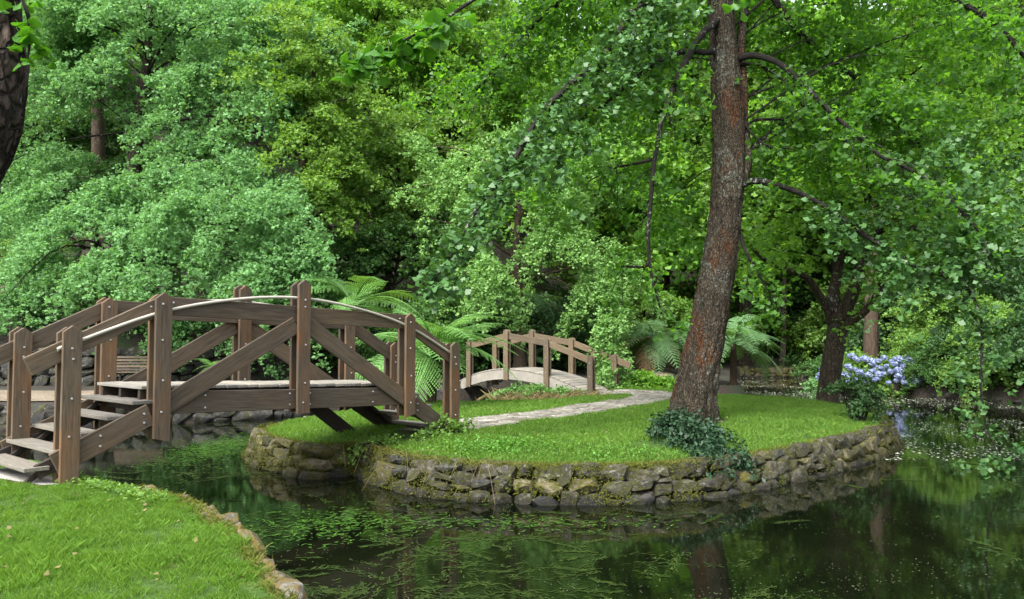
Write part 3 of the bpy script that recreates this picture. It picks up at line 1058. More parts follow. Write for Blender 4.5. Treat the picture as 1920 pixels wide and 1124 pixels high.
br = thing("footbridge", "dark weathered timber footbridge with steps at both ends spanning the stream", "footbridge", (BO.x, BO.y, 0.5))
UA, UB = 2.06, 3.11
PX, UZ = Vector((0, 0, 1)), Vector((0, 0, 1))
POSTS = [(-UB, 1.685, None, 0.0), (-UA, 2.145, 0.335, -.05), (0, 2.493, 0.56, 0), (UA, 2.13, 0.42, .05), (UB, 1.69, None, 0.0)]
for side in (0, 1):
    # s maps the layer offset from the outer face: outer plank 0, inner plank 0.145
    def lv(v_): return v_ if side == 0 else BW - v_
    outn = -BV if side == 0 else BV
    for u, top, bot, cut in POSTS:
        zb = bot if bot is not None else (-.15 - SLOPE * u if u < 0 else ISL - .2 - SLOPE * u)
        pl = []
        for v_ in (-0.026, 0.148):
            q = B(u, lv(v_), zb + (0.02 if v_ > 0 else 0))
            mt = M['wood_post']
            o = obj("post_plank", post_me(top - zb - (.02 if v_ > 0 else 0) - (0.015 if v_ > 0 else 0), 0.205, 0.05, mt, 0.075, cut if bot else 0), br, frame_M(q, UZ, BV))
            pl.append(o)
        zs = {2.493: (2.20, 2.10, 1.55, 1.0, 0.72), 2.145: (2.0, 1.55, 1.05, 0.66), 2.13: (1.98, 1.55, 1.1, 0.66)}.get(top, (1.42, 1.30, 0.85, 0.42))
        for zz in zs:
            bolt(pl[0], B(u + random.uniform(-.02, .02), lv(-0.055), zz), outn)
            bolt(pl[1], B(u + random.uniform(-.02, .02), lv(0.176), zz), -outn)
    # stair stringers continue the braces: one long sloping plank each side of the middle post
    for sg in (-1, 1):
        zt, z2 = 1.80, 1.80 - 0.575 * UB
        p0 = B(sg * 0.10, lv(0.025), 1.835)
        p1 = B(sg * (UA - .0), lv(0.025), 0.695)
        o = beam("brace", p0, p1, BV, 0.044, 0.245, M['wood'], br)
        p2 = B(sg * (UA + 0.115), lv(0.026), 0.635)
        p3 = B(sg * (UB + 0.14), lv(0.026), 0.105 if sg < 0 else 0.0)
        o2 = beam("stringer", p2, p3, BV, 0.046, 0.27, M['wood'], br)
        for f, dz in ((0.08, .05), (0.08, -.06), (0.92, .06), (0.92, -.05), (.55, .06), (.55, -.06)):
            q = p2.lerp(p3, f) + Vector((0, 0, dz)) + outn * 0.03
            bolt(o2, q, outn)
        # rails: level between the upper posts, sloping over the stairs
        r_ = beam("rail", B(sg * 0.01, lv(0.070), 1.99), B(sg * (UA - .0), lv(0.070), 1.985), BV, 0.048, 0.235, M['wood'], br)
        bolt(r_, B(sg * (UA - .16), lv(0.043), 2.03), outn); bolt(r_, B(sg * (UA - .16), lv(0.043), 1.94), outn)
        ext = 0.42 if sg < 0 else 0.0
        sl2 = (1.985 - 1.43) / (UB - UA)
        r2 = beam("stair_rail", B(sg * (UA + 0.02), lv(0.071), 1.97), B(sg * (UB + ext), lv(0.071), 1.97 - sl2 * (UB + ext - UA - .02)), BV, 0.048, 0.22, M['wood'], br)
        for f, dz in ((.06, .04), (.06, -.05)):
            q = B(sg * (UA + .12), lv(0.043), 1.92 + dz); bolt(r2, q, outn)
    # main beams below the deck
    o = beam("beam", B(-2.10, lv(0.078), 0.765), B(2.15, lv(0.078), 0.765), BV, 0.055, 0.285, M['wood'], br)
    for u in (-1.45, -.17, .17, 1.35):
        for zz in (.85, .69):
            bolt(o, B(u, lv(0.047), zz), outn)
    # arched tubular handrail
    hp = [(-UB - .14, 1.40), (-UB, 1.47), (-UA, 1.90), (-1.0, 2.14), (0, 2.225), (1.0, 2.14), (UA, 1.91), (UB, 1.47)]
    if side == 1: hp[0] = (-UB - .5, 1.27)
    C_ = spline([tuple(B(u, lv(0.018), z)) for u, z in hp], 60)
    V, F = tube_vf(C_, 0.021, 10)
    obj("handrail", np_mesh("handrail", V, F, M['pipe'], True), br)
# deck planks
nd = 27
for k in range(nd):
    u0 = -2.22 + 4.44 * k / nd
    u1 = u0 + 4.44 / nd - 0.010
    jz = random.uniform(-.004, .004)
    um = (u0 + u1) / 2
    beam("deck_plank", B(um, 0.19 + random.uniform(-.012, .012), 0.955 + jz), B(um, BW - 0.19 + random.uniform(-.012, .012), 0.955 + jz), BU, u1 - u0, 0.04, M['deck'], br, 0.004)
for v_ in (0.30, BW / 2, BW - .30):
    beam("joist", B(-2.2, v_, 0.86), B(2.2, v_, 0.86), BV, 0.06, 0.14, M['wood_dark'], br)
for sg in (-1, 1):
    beam("cross_bearer", B(sg * 2.05, .12, 0.72), B(sg * 2.05, BW - .12, 0.72), BU, 0.10, 0.16, M['wood_dark'], br)
# treads
for sg in (-1, 1):
    for k in range(5):
        u = 2.245 + k * 0.29
        z = 0.775 - 0.1775 * k - (0.0 if sg < 0 else .015 * k)
        for dd, wv in ((0.0, 0.262),):
            beam("tread", B(sg * u, 0.075, z), B(sg * u, BW - 0.075, z), BU, wv, 0.046, M['tread'], br, 0.005)
        for v_ in (0.20, BW - .20):
            beam("tread_bracket", B(sg * (u - .10), v_, z - 0.03), B(sg * (u + .16), v_, z - 0.23), BV, 0.05, 0.055, M['wood_dark'], br)
    for v_ in (0.14, BW - .14):
        beam("carriage", B(sg * 2.1, v_, 0.60), B(sg * (UB + .28), v_, 0.02), BV, 0.05, 0.17, M['wood_dark'], br)
    if sg > 0:
        beam("prop", B(1.15, BW - .05, 0.70), B(2.35, BW - .05, -0.12), BV, 0.05, 0.24, M['wood_dark'], br)

# ------------------------------------------------------------------ far bridge
FA = Vector((2.38, 23.7, 0))
FD = Vector((-.78, .63, 0)).normalized()
FN = Vector((.63, .78, 0)).normalized()
FWD = 1.45


def fdz(s): return 0.60 - (0.70 * ((s - 3.3) / 3.3) ** 2 if s < 3.3 else 0.50 * ((s - 3.3) / 2.2) ** 2)


def FB(s, v, z): return FA + FD * s + FN * v + Vector((0, 0, z))


fb = thing("arched_footbridge", "pale tan timber footbridge with a humped deck at the island's back", "footbridge", (FA.x, FA.y, 0))
ss = [0, 1.65, 3.3, 4.95]
for side in (0, 1):
    def lv(v_): return v_ if side == 0 else FWD - v_
    outn = -FN if side == 0 else FN
    for k, s in enumerate(ss):
        top = fdz(s) + (1.2 if s != 3.3 else 1.3)
        bot = max(fdz(s) - 0.38, -.7)
        for v_ in (-0.03, 0.10):
            o = obj("post_plank", post_me(top - bot, 0.19, 0.045, M['wood_far'], 0.06), fb, frame_M(FB(s, lv(v_), bot), UZ, FN))
        for zz in (.95, .55, .1):
            bolt(o, FB(s, lv(-0.056), fdz(s) + zz), outn)
    for k in range(3):
        s0, s1 = ss[k], ss[k + 1]
        e0 = -0.55 if (k == 0 and side == 1) else 0
        za, zb_ = fdz(s0) + 1.02 + (.06 if s0 == 3.3 else 0), fdz(s1) + 1.02 + (.06 if s1 == 3.3 else 0)
        g = (zb_ - za) / (s1 - s0)
        beam("rail", FB(s0 + e0, lv(0.035), za + g * e0), FB(s1 - .01, lv(0.035), zb_), FN, 0.05, 0.20, M['wood_far'], fb)
        if side == 1:
            pass
    # curved outer beam
    sv = np.linspace(0.25, 5.35, 22)
    bm = bmesh.new()
    rws = []
    for s in sv:
        z = fdz(s) - 0.05
        hh = 0.30
        rws.append([bm.verts.new(FB(s, lv(v_), z + dz)) for v_, dz in ((0.02, 0), (0.02, -hh), (0.09, -hh), (0.09, 0))])
    for a, c in zip(rws[:-1], rws[1:]):
        for i in range(4):
            bm.faces.new((a[i], a[(i + 1) % 4], c[(i + 1) % 4], c[i]))
    bm.faces.new(rws[0][::-1]); bm.faces.new(rws[-1])
    bmesh.ops.recalc_face_normals(bm, faces=bm.faces)
    obj("arched_beam", bm_mesh("arched_beam", bm, M['beam_far']), fb)
npk = 30
for k in range(npk):
    s = -0.35 + (5.9 / npk) * (k + .5)
    g = (fdz(s + .05) - fdz(s - .05)) / .1
    p = FB(s, FWD / 2, fdz(s) - 0.015)
    Mx = frame_M(p, FN, (FD + Vector((0, 0, g))))
    obj("deck_plank", box_me(FWD - 0.12, 5.9 / npk - .012, 0.045, M['deck'], .004, "deck_plank"), fb, Mx)

# ------------------------------------------------------------------ bench
bc = P(258, 690, 24.2); bc.z = zl(bc.x, bc.y) + 0.04
bn = thing("bench", "dark slatted park bench beside the sandy path below the ginkgo", "bench", bc, rz=math.radians(8))
def BM(x, y, z): return WM[bn.name] @ Vector((x, y, z))
bx = WM[bn.name].to_3x3()
for k in range(5):
    beam("back_slat", BM(-.72, .22 + .035 * k, .50 + .095 * k), BM(.72, .22 + .035 * k, .50 + .095 * k), bx @ Vector((0, 1, -.35)), .03, .07, M['wood'], bn, .004)
for k in range(4):
    beam("seat_slat", BM(-.72, -.22 + .11 * k, .43), BM(.72, -.22 + .11 * k, .43), bx @ Vector((0, 1, 0)), .09, .03, M['wood'], bn, .004)
for sx in (-.6, .6):
    beam("leg", BM(sx, -.2, 0), BM(sx, -.2, .41), bx @ Vector((0, 1, 0)), .07, .06, M['wood_dark'], bn)
    beam("leg", BM(sx, .24, 0), BM(sx, .42, .92), bx @ Vector((1, 0, 0)), .06, .05, M['wood_dark'], bn)
    beam("seat_bearer", BM(sx, -.24, .385), BM(sx, .26, .385), bx @ Vector((1, 0, 0)), .05, .05, M['wood_dark'], bn)

#--TREES--
# ------------------------------------------------------------------ trees
def tree(name, label, cat, base, trunk, r0, r1, blobs, leaf, per, size, L, W, seed, bark='bark_dark', k=26, group=None, sides=10, br0=0.06, furrow=0.10, **kw):
    """trunk: list of points relative to base; blobs relative to base"""
    rg = R(seed)
    root = thing(name, label, cat, base, group)
    b3 = np.array(base, float)
    tp = spline(np.array(trunk, float), 24)
    V, F = tube_vf(tp, np.linspace(r0, r1, 24) * (1 + 0.55 * np.exp(-np.linspace(0, 1, 24) * 22)), sides, furrow, seed, knobs=.06)
    obj("trunk", np_mesh("trunk", V, F, M[bark], True), root, T(base))
    (V, F), C = crown_vf(rg, blobs, per, size, L, W, **kw)
    if k:
        bv, bf = branches_vf(rg, tp[6:], C, k, br0)
        tag(obj("branches", np_mesh("branches", bv, bf, M['bark_limb' if bark == 'bark_dark' else bark], True), root, T(base)), kind='stuff')
    tag(obj("crown", np_mesh("crown", V, F, LF[leaf]), root, T(base)), kind='stuff')
    return root


def copy_tree(src, loc, rz, s, label, group=None, leaf=None):
    r = src.copy()
    Mx = T(loc) @ Matrix.Rotation(rz, 4, 'Z') @ Matrix.Diagonal((s, s, s * random.uniform(.92, 1.1), 1))
    put(r, None, Mx)
    r['label'] = label
    if group: r['group'] = group
    for ch in src.children:
        c = ch.copy()
        COL.objects.link(c)
        c.parent = r
        c.matrix_basis = ch.matrix_basis.copy()
        WM[c.name] = Mx @ ch.matrix_basis
        if leaf and ch.name.startswith('crown'):
            c.material_slots[0].link = 'OBJECT'
            c.material_slots[0].material = LF[leaf]
    return r


def ground_at(px, Y):
    x = (px - 960) / FPX * Y
    return Vector((x, Y, zl(x, Y) - 0.1))


def rel(base, px, py, Y):
    q = P(px, py, Y) - Vector(base)
    return (q.x, q.y, q.z)


# --- big ginkgo with a low spreading crown behind the bridge
b0 = ground_at(195, 29.0)
tree("ginkgo_tree", "blue-green ginkgo with a low wide crown drooping over the hill wall behind the bridge", "tree", b0,
     [(0, 0, 0), (0.1, 0, 1.3), (.5, 0, 2.4), (0.7, -.2, 4.0)], 0.45, 0.16,
     [(rel(b0, 190, 440, 27.5), (3.4, 2.6, 2.0), 125), (rel(b0, 420, 430, 26.8), (3.6, 2.6, 1.7), 150), (rel(b0, 300, 520, 25.6), (3.6, 2.0, 1.1), 110),
      (rel(b0, 490, 500, 26.4), (2.4, 2.2, 1.4), 92), (rel(b0, 120, 520, 26.8), (2.3, 2, 1.2), 56), (rel(b0, 330, 590, 26.6), (2.8, 1.4, .8), 60), (rel(b0, 290, 370, 27.5), (3.6, 2.2, 1.0), 66), (rel(b0, 600, 480, 26.5), (1.6, .8, .25), 12), (rel(b0, 400, 335, 28.5), (2.6, 1.8, .9), 60), (rel(b0, 540, 360, 28), (1.3, 1.2, .7), 26), (rel(b0, 60, 400, 27.5), (1.5, 1.5, 1.1), 34), (rel(b0, 20, 560, 26), (1.3, 1.3, .5), 18), (rel(b0, 560, 545, 26), (1.2, 1.0, .8), 30)],
     'ginkgo', 100, 0.108, 1.1, 0.5, 101, group="big ginkgos on the slope", droop=0.55, flat=0.07, inner=0.45, down=.45, low=-0.75, jit=0.6)
b0 = ground_at(235, 34.0)
tree("ginkgo_tree", "tall blue-green ginkgo with a bare dark trunk showing between its boughs high on the slope", "tree", b0,
     [(0, 0, 0), (.15, 0, 3), (.35, 0, 6), (.7, 0, 9.5), (.8, 0, 14)], 0.42, 0.12,
     [(rel(b0, 290, 70, 33), (5.6, 3.0, 3.4), 270), (rel(b0, 430, 180, 32), (3.8, 2.2, 2.2), 150), (rel(b0, 120, 120, 33), (2.8, 2.6, 2.6), 90), (rel(b0, 200, -40, 34), (6, 3, 3), 150), (rel(b0, 470, 40, 33), (2.4, 2.2, 2.4), 90),
      (rel(b0, 420, 300, 31), (3.0, 1.7, 1.0), 75), (rel(b0, 90, 290, 33), (2.0, 1.8, 1.0), 45), (rel(b0, 350, 265, 31), (2.0, 1.4, .8), 36), (rel(b0, 570, 150, 31.5), (1.3, 1.4, .7), 24), (rel(b0, 600, 70, 32), (1.2, 1.2, .6), 20)],
     'ginkgo', 100, 0.13, 1.4, 0.62, 102, k=34, group="big ginkgos on the slope", droop=0.5, flat=0.07, inner=0.45, down=.4, low=-0.6, jit=0.6)
# --- yellow-green maples between the ginkgos
b0 = ground_at(575, 31.0)
tree("maple_tree", "yellow-green maple in the gap beside the tall blue-green ginkgo", "tree", b0,
     [(0, 0, 0), (.2, 0, 3), (-.2, 0, 7), (.2, 0, 11)], 0.22, 0.08,
     [(rel(b0, 575, 250, 30.5), (1.7, 1.5, 2.4), 120), (rel(b0, 570, 90, 31), (1.9, 1.6, 1.9), 90), (rel(b0, 590, 370, 30), (1.25, 1.1, 1.0), 60), (rel(b0, 500, 180, 31), (1.3, 1.3, 2.0), 60), (rel(b0, 545, 410, 29.6), (.8, .8, .5), 26), (rel(b0, 640, 180, 31), (1.2, 1.2, .9), 40), (rel(b0, 650, 300, 30.5), (.9, 1, .6), 24)],
     'maple', 70, 0.13, 1.2, 0.42, 103, droop=0.3, flat=0.09, inner=0.45, jit=0.5)
b0 = ground_at(690, 41)
tree("maple_tree", "tall pale yellow-green maple rising above the dark trees up the slope", "tree", b0,
     [(0, 0, 0), (.2, 0, 5), (0, 0, 10), (.2, 0, 15)], 0.25, 0.08,
     [(rel(b0, 660, 60, 40), (3.2, 2.6, 3.4), 150), (rel(b0, 760, 120, 40), (3.2, 2.2, 3.2), 130), (rel(b0, 720, -60, 41), (4, 3, 3), 80)],
     'bright', 75, 0.17, 1.5, 0.7, 104, droop=0.3, flat=0.06, inner=0.5)
# --- darker layered trees in the shade of the gully
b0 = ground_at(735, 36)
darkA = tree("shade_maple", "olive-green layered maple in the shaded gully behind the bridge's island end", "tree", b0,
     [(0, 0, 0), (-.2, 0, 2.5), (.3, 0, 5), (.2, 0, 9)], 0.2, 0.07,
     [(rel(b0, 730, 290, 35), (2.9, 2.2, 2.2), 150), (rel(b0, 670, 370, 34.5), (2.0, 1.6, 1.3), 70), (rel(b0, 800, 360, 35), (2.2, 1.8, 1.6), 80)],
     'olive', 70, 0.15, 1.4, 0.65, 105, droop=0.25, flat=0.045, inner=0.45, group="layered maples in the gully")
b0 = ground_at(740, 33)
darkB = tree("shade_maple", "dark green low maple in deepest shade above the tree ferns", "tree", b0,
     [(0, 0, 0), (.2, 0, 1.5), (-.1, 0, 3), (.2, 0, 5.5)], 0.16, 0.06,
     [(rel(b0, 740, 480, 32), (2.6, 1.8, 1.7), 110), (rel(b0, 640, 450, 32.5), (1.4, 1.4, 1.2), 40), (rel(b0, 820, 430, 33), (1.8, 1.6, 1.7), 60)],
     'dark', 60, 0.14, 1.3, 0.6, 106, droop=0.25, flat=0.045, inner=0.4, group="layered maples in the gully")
# --- pale weeping ginkgo in the middle
b0 = ground_at(975, 31.5)
tree("ginkgo_tree", "pale lime ginkgo with weeping boughs behind the humped bridge", "tree", b0,
     [(0, 0, 0), (0, 0, 2.5), (-.15, 0, 5.0), (.1, 0, 9)], 0.30, 0.10,
     [(rel(b0, 900, 500, 29.8), (1.5, 1.3, 1.7), 80), (rel(b0, 860, 560, 30.0), (1.3, 1.0, .9), 40), (rel(b0, 1060, 440, 30.5), (1.9, 1.4, 1.5), 100), (rel(b0, 1140, 520, 30.5), (1.6, 1.1, 1.3), 80), (rel(b0, 1150, 600, 30.0), (.7, .7, 1.2), 30),
      (rel(b0, 960, 320, 30.6), (3.4, 2.0, 1.6), 130), (rel(b0, 770, 280, 31), (1.2, 1.0, .7), 21), (rel(b0, 800, 350, 31), (.9, .9, .6), 14), (rel(b0, 1080, 250, 32), (2.6, 2, 2), 80)],
     'ginkgo_pale', 92, 0.105, 1.0, 0.45, 107, bark='bark_brown', k=24, droop=0.7, flat=0.08, inner=0.45, low=-0.8, down=0.6, jit=0.6, group="big ginkgos on the slope")

# --- background wood: prototypes and copies
pb = (0, 0, 0)
rgp = R(5)
bx0 = ground_at(880, 46)
bgA = tree("broadleaf_tree", "bright yellow-green broadleaf standing high behind the pale weeping ginkgo", "tree", bx0,
     [(0, 0, 0), (.2, 0, 4), (-.2, .2, 8), (.2, 0, 13)], 0.34, 0.1,
     [((0, 0, 11.5), (4.2, 4.2, 4.6), 330), ((1.6, -1, 7.5), (3.0, 3.0, 2.0), 110), ((-1.8, -.6, 7.8), (2.8, 2.8, 2.0), 110)],
     'bright', 62, 0.20, 1.5, 0.75, 201, k=24, droop=0.35, flat=0.08, inner=0.5, group="trees of the wood beyond the pond")
bx0 = ground_at(1120, 50)
bgB = tree("broadleaf_tree", "tall mid-green broadleaf partly hidden by the leaning trunk's boughs", "tree", bx0,
     [(0, 0, 0), (-.2, 0, 5), (.2, .2, 10), (0, 0, 16)], 0.36, 0.1,
     [((0, 0, 14.5), (4.0, 4.0, 5.0), 300), ((1.8, -1, 9.0), (3.4, 3.2, 2.6), 130), ((-2.2, -.6, 8.4), (3.0, 2.8, 2.6), 120), ((0.3, -1.5, 5.6), (3.0, 2.4, 1.8), 80)],
     'olive', 62, 0.21, 1.6, 0.8, 202, k=24, droop=0.4, flat=0.08, inner=0.5, group="trees of the wood beyond the pond")
bx0 = ground_at(1860, 44)
bgC = tree("conifer_tree", "dark blue-green conifer with tiers of drooping branches high above the pond's far corner", "tree", bx0,
     [(0, 0, 0), (0, 0, 7), (.1, 0, 13), (0, 0, 19)], 0.34, 0.06,
     [((0, 0, z), (r_, r_, .9), n_) for z, r_, n_ in ((4, 3.4, 60), (6, 3.3, 60), (8, 3.0, 56), (10, 2.7, 50), (12, 2.3, 44), (14, 1.8, 34), (16, 1.3, 24), (18, .7, 14))],
     'dark', 66, 0.19, 1.5, 0.55, 203, k=30, droop=0.5, flat=0.05, inner=0.5, down=.35, low=-.2, group="trees of the wood beyond the pond")
bx0 = ground_at(1560, 52)
bgD = tree("shrub_tree", "low dark understorey tree at the far end of the pond", "tree", bx0,
     [(0, 0, 0), (.2, 0, 1.5), (.1, 0, 3.2)], 0.14, 0.05,
     [((0, 0, 3.0), (2.8, 2.6, 2.0), 170), ((1.5, -.8, 1.8), (1.8, 1.6, 1.3), 60), ((-1.5, -.8, 1.9), (1.8, 1.6, 1.3), 60)],
     'dark', 60, 0.16, 1.2, 0.6, 204, k=10, droop=0.4, flat=0.08, inner=0.45, group="understorey trees round the pond")

BG = [  # proto, photo column, depth, turn, scale, leaf, label, group
    (bgB, 60, 52, 1.1, 1.0, 'olive', "mid-green tree closing the top of the slope above the rock terraces"),
    (bgA, 215, 56, 2.0, 1.15, 'olive', "broad tree crowning the ridge behind the tall blue-green ginkgo"),
    (bgB, 420, 54, 0.4, 1.05, 'bright', "light green tree peeping over the ginkgos on the ridge"),
    (bgA, 560, 58, 3.0, 1.15, 'maple', "yellowish tree on the ridge over the yellow-green maple"),
    (bgB, 800, 58, 4.1, 1.1, 'olive', "soft green tree on the ridge above the shaded gully"),
    (bgB, 850, 42, 5.1, 0.85, 'olive', "mid-green tree in the gully left of the pale weeping ginkgo"),
    (bgA, 1000, 60, 0.9, 1.2, 'bright', "sunlit light green tree at the top of the hill over the pale ginkgo"),
    (bgA, 1250, 46, 1.4, 1.0, 'bright', "bright green tree behind the leaning trunk's drooping branch"),
    (bgB, 1330, 58, 2.2, 1.1, 'bright', "pale green tree far behind the top of the leaning trunk"),
    (bgA, 1440, 57, 3.6, 1.05, 'bright', "light green tree between the leaning trunk and the forked tree"),
    (bgB, 1560, 60, 0.1, 1.1, 'olive', "tall tree beyond the end of the pond behind the forked tree"),
    (bgA, 1660, 50, 5.4, 1.1, 'bright', "bright leafy tree rising behind the blue hydrangeas"),
    (bgB, 1770, 47, 2.7, 1.0, 'bright', "yellow-green tree above the bright waterside shrubs"),
    (bgB, 1215, 43, 0.7, 1.25, 'bright', "tall bright tree behind the limbs left of the leaning trunk's top"),
    (bgA, 1395, 45, 4.7, 1.45, 'olive', "tall green tree directly behind the leaning trunk's top"),
    (bgB, 1560, 47, 2.9, 1.2, 'bright', "tall light green tree over the forked tree's topmost limb"),
    (bgA, 1660, 42, 1.9, 1.5, 'bright', "tall fresh green tree over the bluish bough above the water"),
    (bgB, 1890, 45, 3.9, 1.35, 'olive', "tall green tree whose top closes the sky over the waterside thicket"),
    (bgC, 1960, 52, 1.0, 1.15, 'dark', "darkest conifer at the picture's edge behind the waterside shrubs"),
    (bgA, 1920, 38, 4.4, 0.85, 'olive', "mid-green tree leaning over the bank above the fern by the water"),
    (bgC, 640, 50, 2.2, 0.9, 'dark', "dark conifer standing in the gully above the layered maples"),
    (bgC, 1130, 62, 3.3, 1.1, 'olive', "olive conifer far up the hill over the humped bridge"),
    (bgC, -60, 44, 0.2, 0.95, 'dark', "dark conifer behind the corky trunk at the picture's edge"),
]
for pr, px, Y, rz, s, leaf, lab in BG:
    copy_tree(pr, ground_at(px, Y), rz, s, lab, None, leaf)
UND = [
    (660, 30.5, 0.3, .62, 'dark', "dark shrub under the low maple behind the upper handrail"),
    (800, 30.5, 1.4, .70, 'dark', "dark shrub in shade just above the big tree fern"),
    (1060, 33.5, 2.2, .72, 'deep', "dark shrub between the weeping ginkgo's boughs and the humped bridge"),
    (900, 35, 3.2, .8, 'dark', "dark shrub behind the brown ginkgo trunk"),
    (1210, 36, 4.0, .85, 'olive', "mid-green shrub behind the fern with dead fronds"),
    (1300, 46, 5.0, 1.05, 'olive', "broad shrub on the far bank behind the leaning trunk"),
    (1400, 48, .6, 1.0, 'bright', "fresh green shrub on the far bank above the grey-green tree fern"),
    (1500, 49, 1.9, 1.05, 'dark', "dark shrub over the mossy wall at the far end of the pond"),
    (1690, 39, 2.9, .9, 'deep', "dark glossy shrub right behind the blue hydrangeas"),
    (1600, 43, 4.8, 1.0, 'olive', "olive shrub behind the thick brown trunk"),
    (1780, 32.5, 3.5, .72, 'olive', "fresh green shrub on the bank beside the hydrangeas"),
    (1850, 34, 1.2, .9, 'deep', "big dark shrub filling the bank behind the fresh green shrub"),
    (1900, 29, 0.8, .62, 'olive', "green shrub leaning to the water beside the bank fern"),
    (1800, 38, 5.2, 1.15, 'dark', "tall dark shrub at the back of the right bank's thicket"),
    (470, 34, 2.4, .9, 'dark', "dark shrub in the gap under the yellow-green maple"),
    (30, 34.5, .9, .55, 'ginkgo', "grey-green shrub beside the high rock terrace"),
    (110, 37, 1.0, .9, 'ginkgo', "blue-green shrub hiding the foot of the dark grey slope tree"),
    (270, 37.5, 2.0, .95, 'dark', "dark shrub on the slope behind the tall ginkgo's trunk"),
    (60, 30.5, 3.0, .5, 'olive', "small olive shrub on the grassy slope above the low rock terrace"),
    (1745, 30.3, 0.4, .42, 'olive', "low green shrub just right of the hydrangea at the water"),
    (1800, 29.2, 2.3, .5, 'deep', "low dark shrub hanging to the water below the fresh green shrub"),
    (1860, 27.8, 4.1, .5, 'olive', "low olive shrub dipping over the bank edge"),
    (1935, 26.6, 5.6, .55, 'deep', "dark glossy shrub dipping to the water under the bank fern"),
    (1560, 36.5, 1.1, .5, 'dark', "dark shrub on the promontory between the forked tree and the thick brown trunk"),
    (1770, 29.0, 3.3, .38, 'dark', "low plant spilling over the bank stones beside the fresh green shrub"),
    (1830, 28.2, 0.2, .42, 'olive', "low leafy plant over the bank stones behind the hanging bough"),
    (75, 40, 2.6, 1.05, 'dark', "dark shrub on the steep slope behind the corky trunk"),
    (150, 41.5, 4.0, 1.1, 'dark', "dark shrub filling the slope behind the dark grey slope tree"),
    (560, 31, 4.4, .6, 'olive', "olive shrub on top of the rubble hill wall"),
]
for k, (px, Y, rz, s, leaf, lab) in enumerate(UND):
    copy_tree(bgD, ground_at(px, Y), rz, s, lab, None, leaf)

# the wood further up the hill reads as one mass
rg = R(77)
n = 5200
X_ = rg.uniform(-75, 80, n); Y_ = rg.uniform(56, 100, n)
Z_ = hz(np.c_[X_, Y_]) + rg.random(n) ** 0.7 * 17
C = np.c_[X_, Y_, Z_]
D = np.c_[rg.normal(0, .6, n), -np.ones(n), rg.normal(-.2, .35, n)]
V, F = sprays_vf(rg, C, D, rg.uniform(1.5, 3.2, n), 1.3, 22, 0.55, droop=.4, flat=.12)
tag(obj("wood", np_mesh("wood", V, F, LF['olive'])), "mixed green wood closing the view over the top of the hill", kind='stuff')
# undergrowth on the slope
n = 2600
X_ = rg.uniform(-30, 22, n * 3); Y_ = rg.uniform(26, 56, n * 3)
d_ = land_d(np.c_[X_, Y_])
ok = (d_ > np.where(X_ < 3, 7.2, np.where(X_ > 14.5, .2, 2.0))) & ~((X_ > 4) & (X_ < 9.6) & (Y_ < 38))
ok &= ~((X_ < -14) & (Y_ < 38) & (rg.random(n * 3) < .3))
X_, Y_ = X_[ok][:n], Y_[ok][:n]
C = np.c_[X_, Y_, hz(np.c_[X_, Y_]) + rg.uniform(0, .7, len(X_))]
a = rg.uniform(0, 6.28, len(X_))
D = np.c_[np.cos(a), np.sin(a) - .5, rg.uniform(0, .6, len(X_))]
V, F = sprays_vf(rg, C, D, rg.uniform(.5, 1.3, len(X_)), .5, 34, 0.14, droop=.5, flat=.15)
tag(obj("undergrowth", np_mesh("undergrowth", V, F, LF['dark'])), "dark leafy undergrowth covering the wooded slope", kind='stuff')

# --- bare trunks standing out in the wood
def plain_trunk(name, lab, px, Y, top_py, r, bark, lean=0.0):
    bse = ground_at(px, Y)
    tp = P(px + lean, top_py, Y) - bse
    root = thing(name, lab, "tree", bse, "bare trunks in the wood")
    C_ = spline([(0, 0, -.2), (tp.x * .4 + .05, 0, tp.z * .4), (tp.x, 0, tp.z)], 24)
    V, F = tube_vf(C_, np.linspace(r, r * .6, 24) * (1 + .5 * np.exp(-np.linspace(0, 1, 24) * 30)), 12, .1, int(px), knobs=.05)
    obj("trunk", np_mesh("trunk", V, F, M[bark], True), root, T(bse))
    rg = R(int(px))
    (V, F), C = crown_vf(rg, [((tp.x, 0, tp.z + .5), (2.6, 2.6, 2.4), 90)], 50, .18, 1.3, .6, droop=.4)
    bv, bf = branches_vf(rg, C_[10:], C, 10, r * .25)
    tag(obj("branches", np_mesh("branches", bv, bf, M[bark], True), root, T(bse)), kind='stuff')
    tag(obj("crown", np_mesh("crown", V, F, LF['bright']), root, T(bse)), kind='stuff')
plain_trunk("slender_tree", "slender pale-barked tree at the far end of the pond", 1466, 46.5, 420, .20, 'bark_pale', 4)
plain_trunk("thick_tree", "thick brown-barked tree behind the blue hydrangeas", 1630, 35.5, 250, .36, 'bark_brown', 0)
plain_trunk("slope_tree", "dark grey tree high on the slope beside the tall blue-green ginkgo", 182, 38, 60, .40, 'bark_brown', -4)

# --- the leaning tree on the island
BZ = 15.4
tpx = [(1292, 800), (1297, 770), (1310, 700), (1323, 640), (1337, 560), (1351, 470), (1361, 400), (1367, 300), (1364, 200), (1357, 100), (1350, 0), (1345, -120), (1342, -300), (1345, -520)]
trw = [.53, .46, .405, .385, .375, .345, .325, .325, .315, .29, .265, .23, .17, .09]
tb = P(1292, 800, BZ); tb.z = ISL - .08
mt_ = thing("leaning_tree", "tall tree with a leaning lichened rust-patched trunk on the island lawn", "tree", tb)
tc = [tuple(P(x, y, BZ)) for x, y in tpx]
tc[0] = (tc[0][0], tc[0][1], ISL - .25)
C_ = spline(tc, 260); rr = np.interp(np.linspace(0, 1, 260), np.linspace(0, 1, len(trw)), trw)
V, F = tube_vf(C_, rr, 64, .15, 3, knobs=.08)
cx_ = np.interp(V[:, 2], C_[:, 2], C_[:, 0]); ag = np.arctan2(V[:, 1] - BZ, V[:, 0] - cx_)
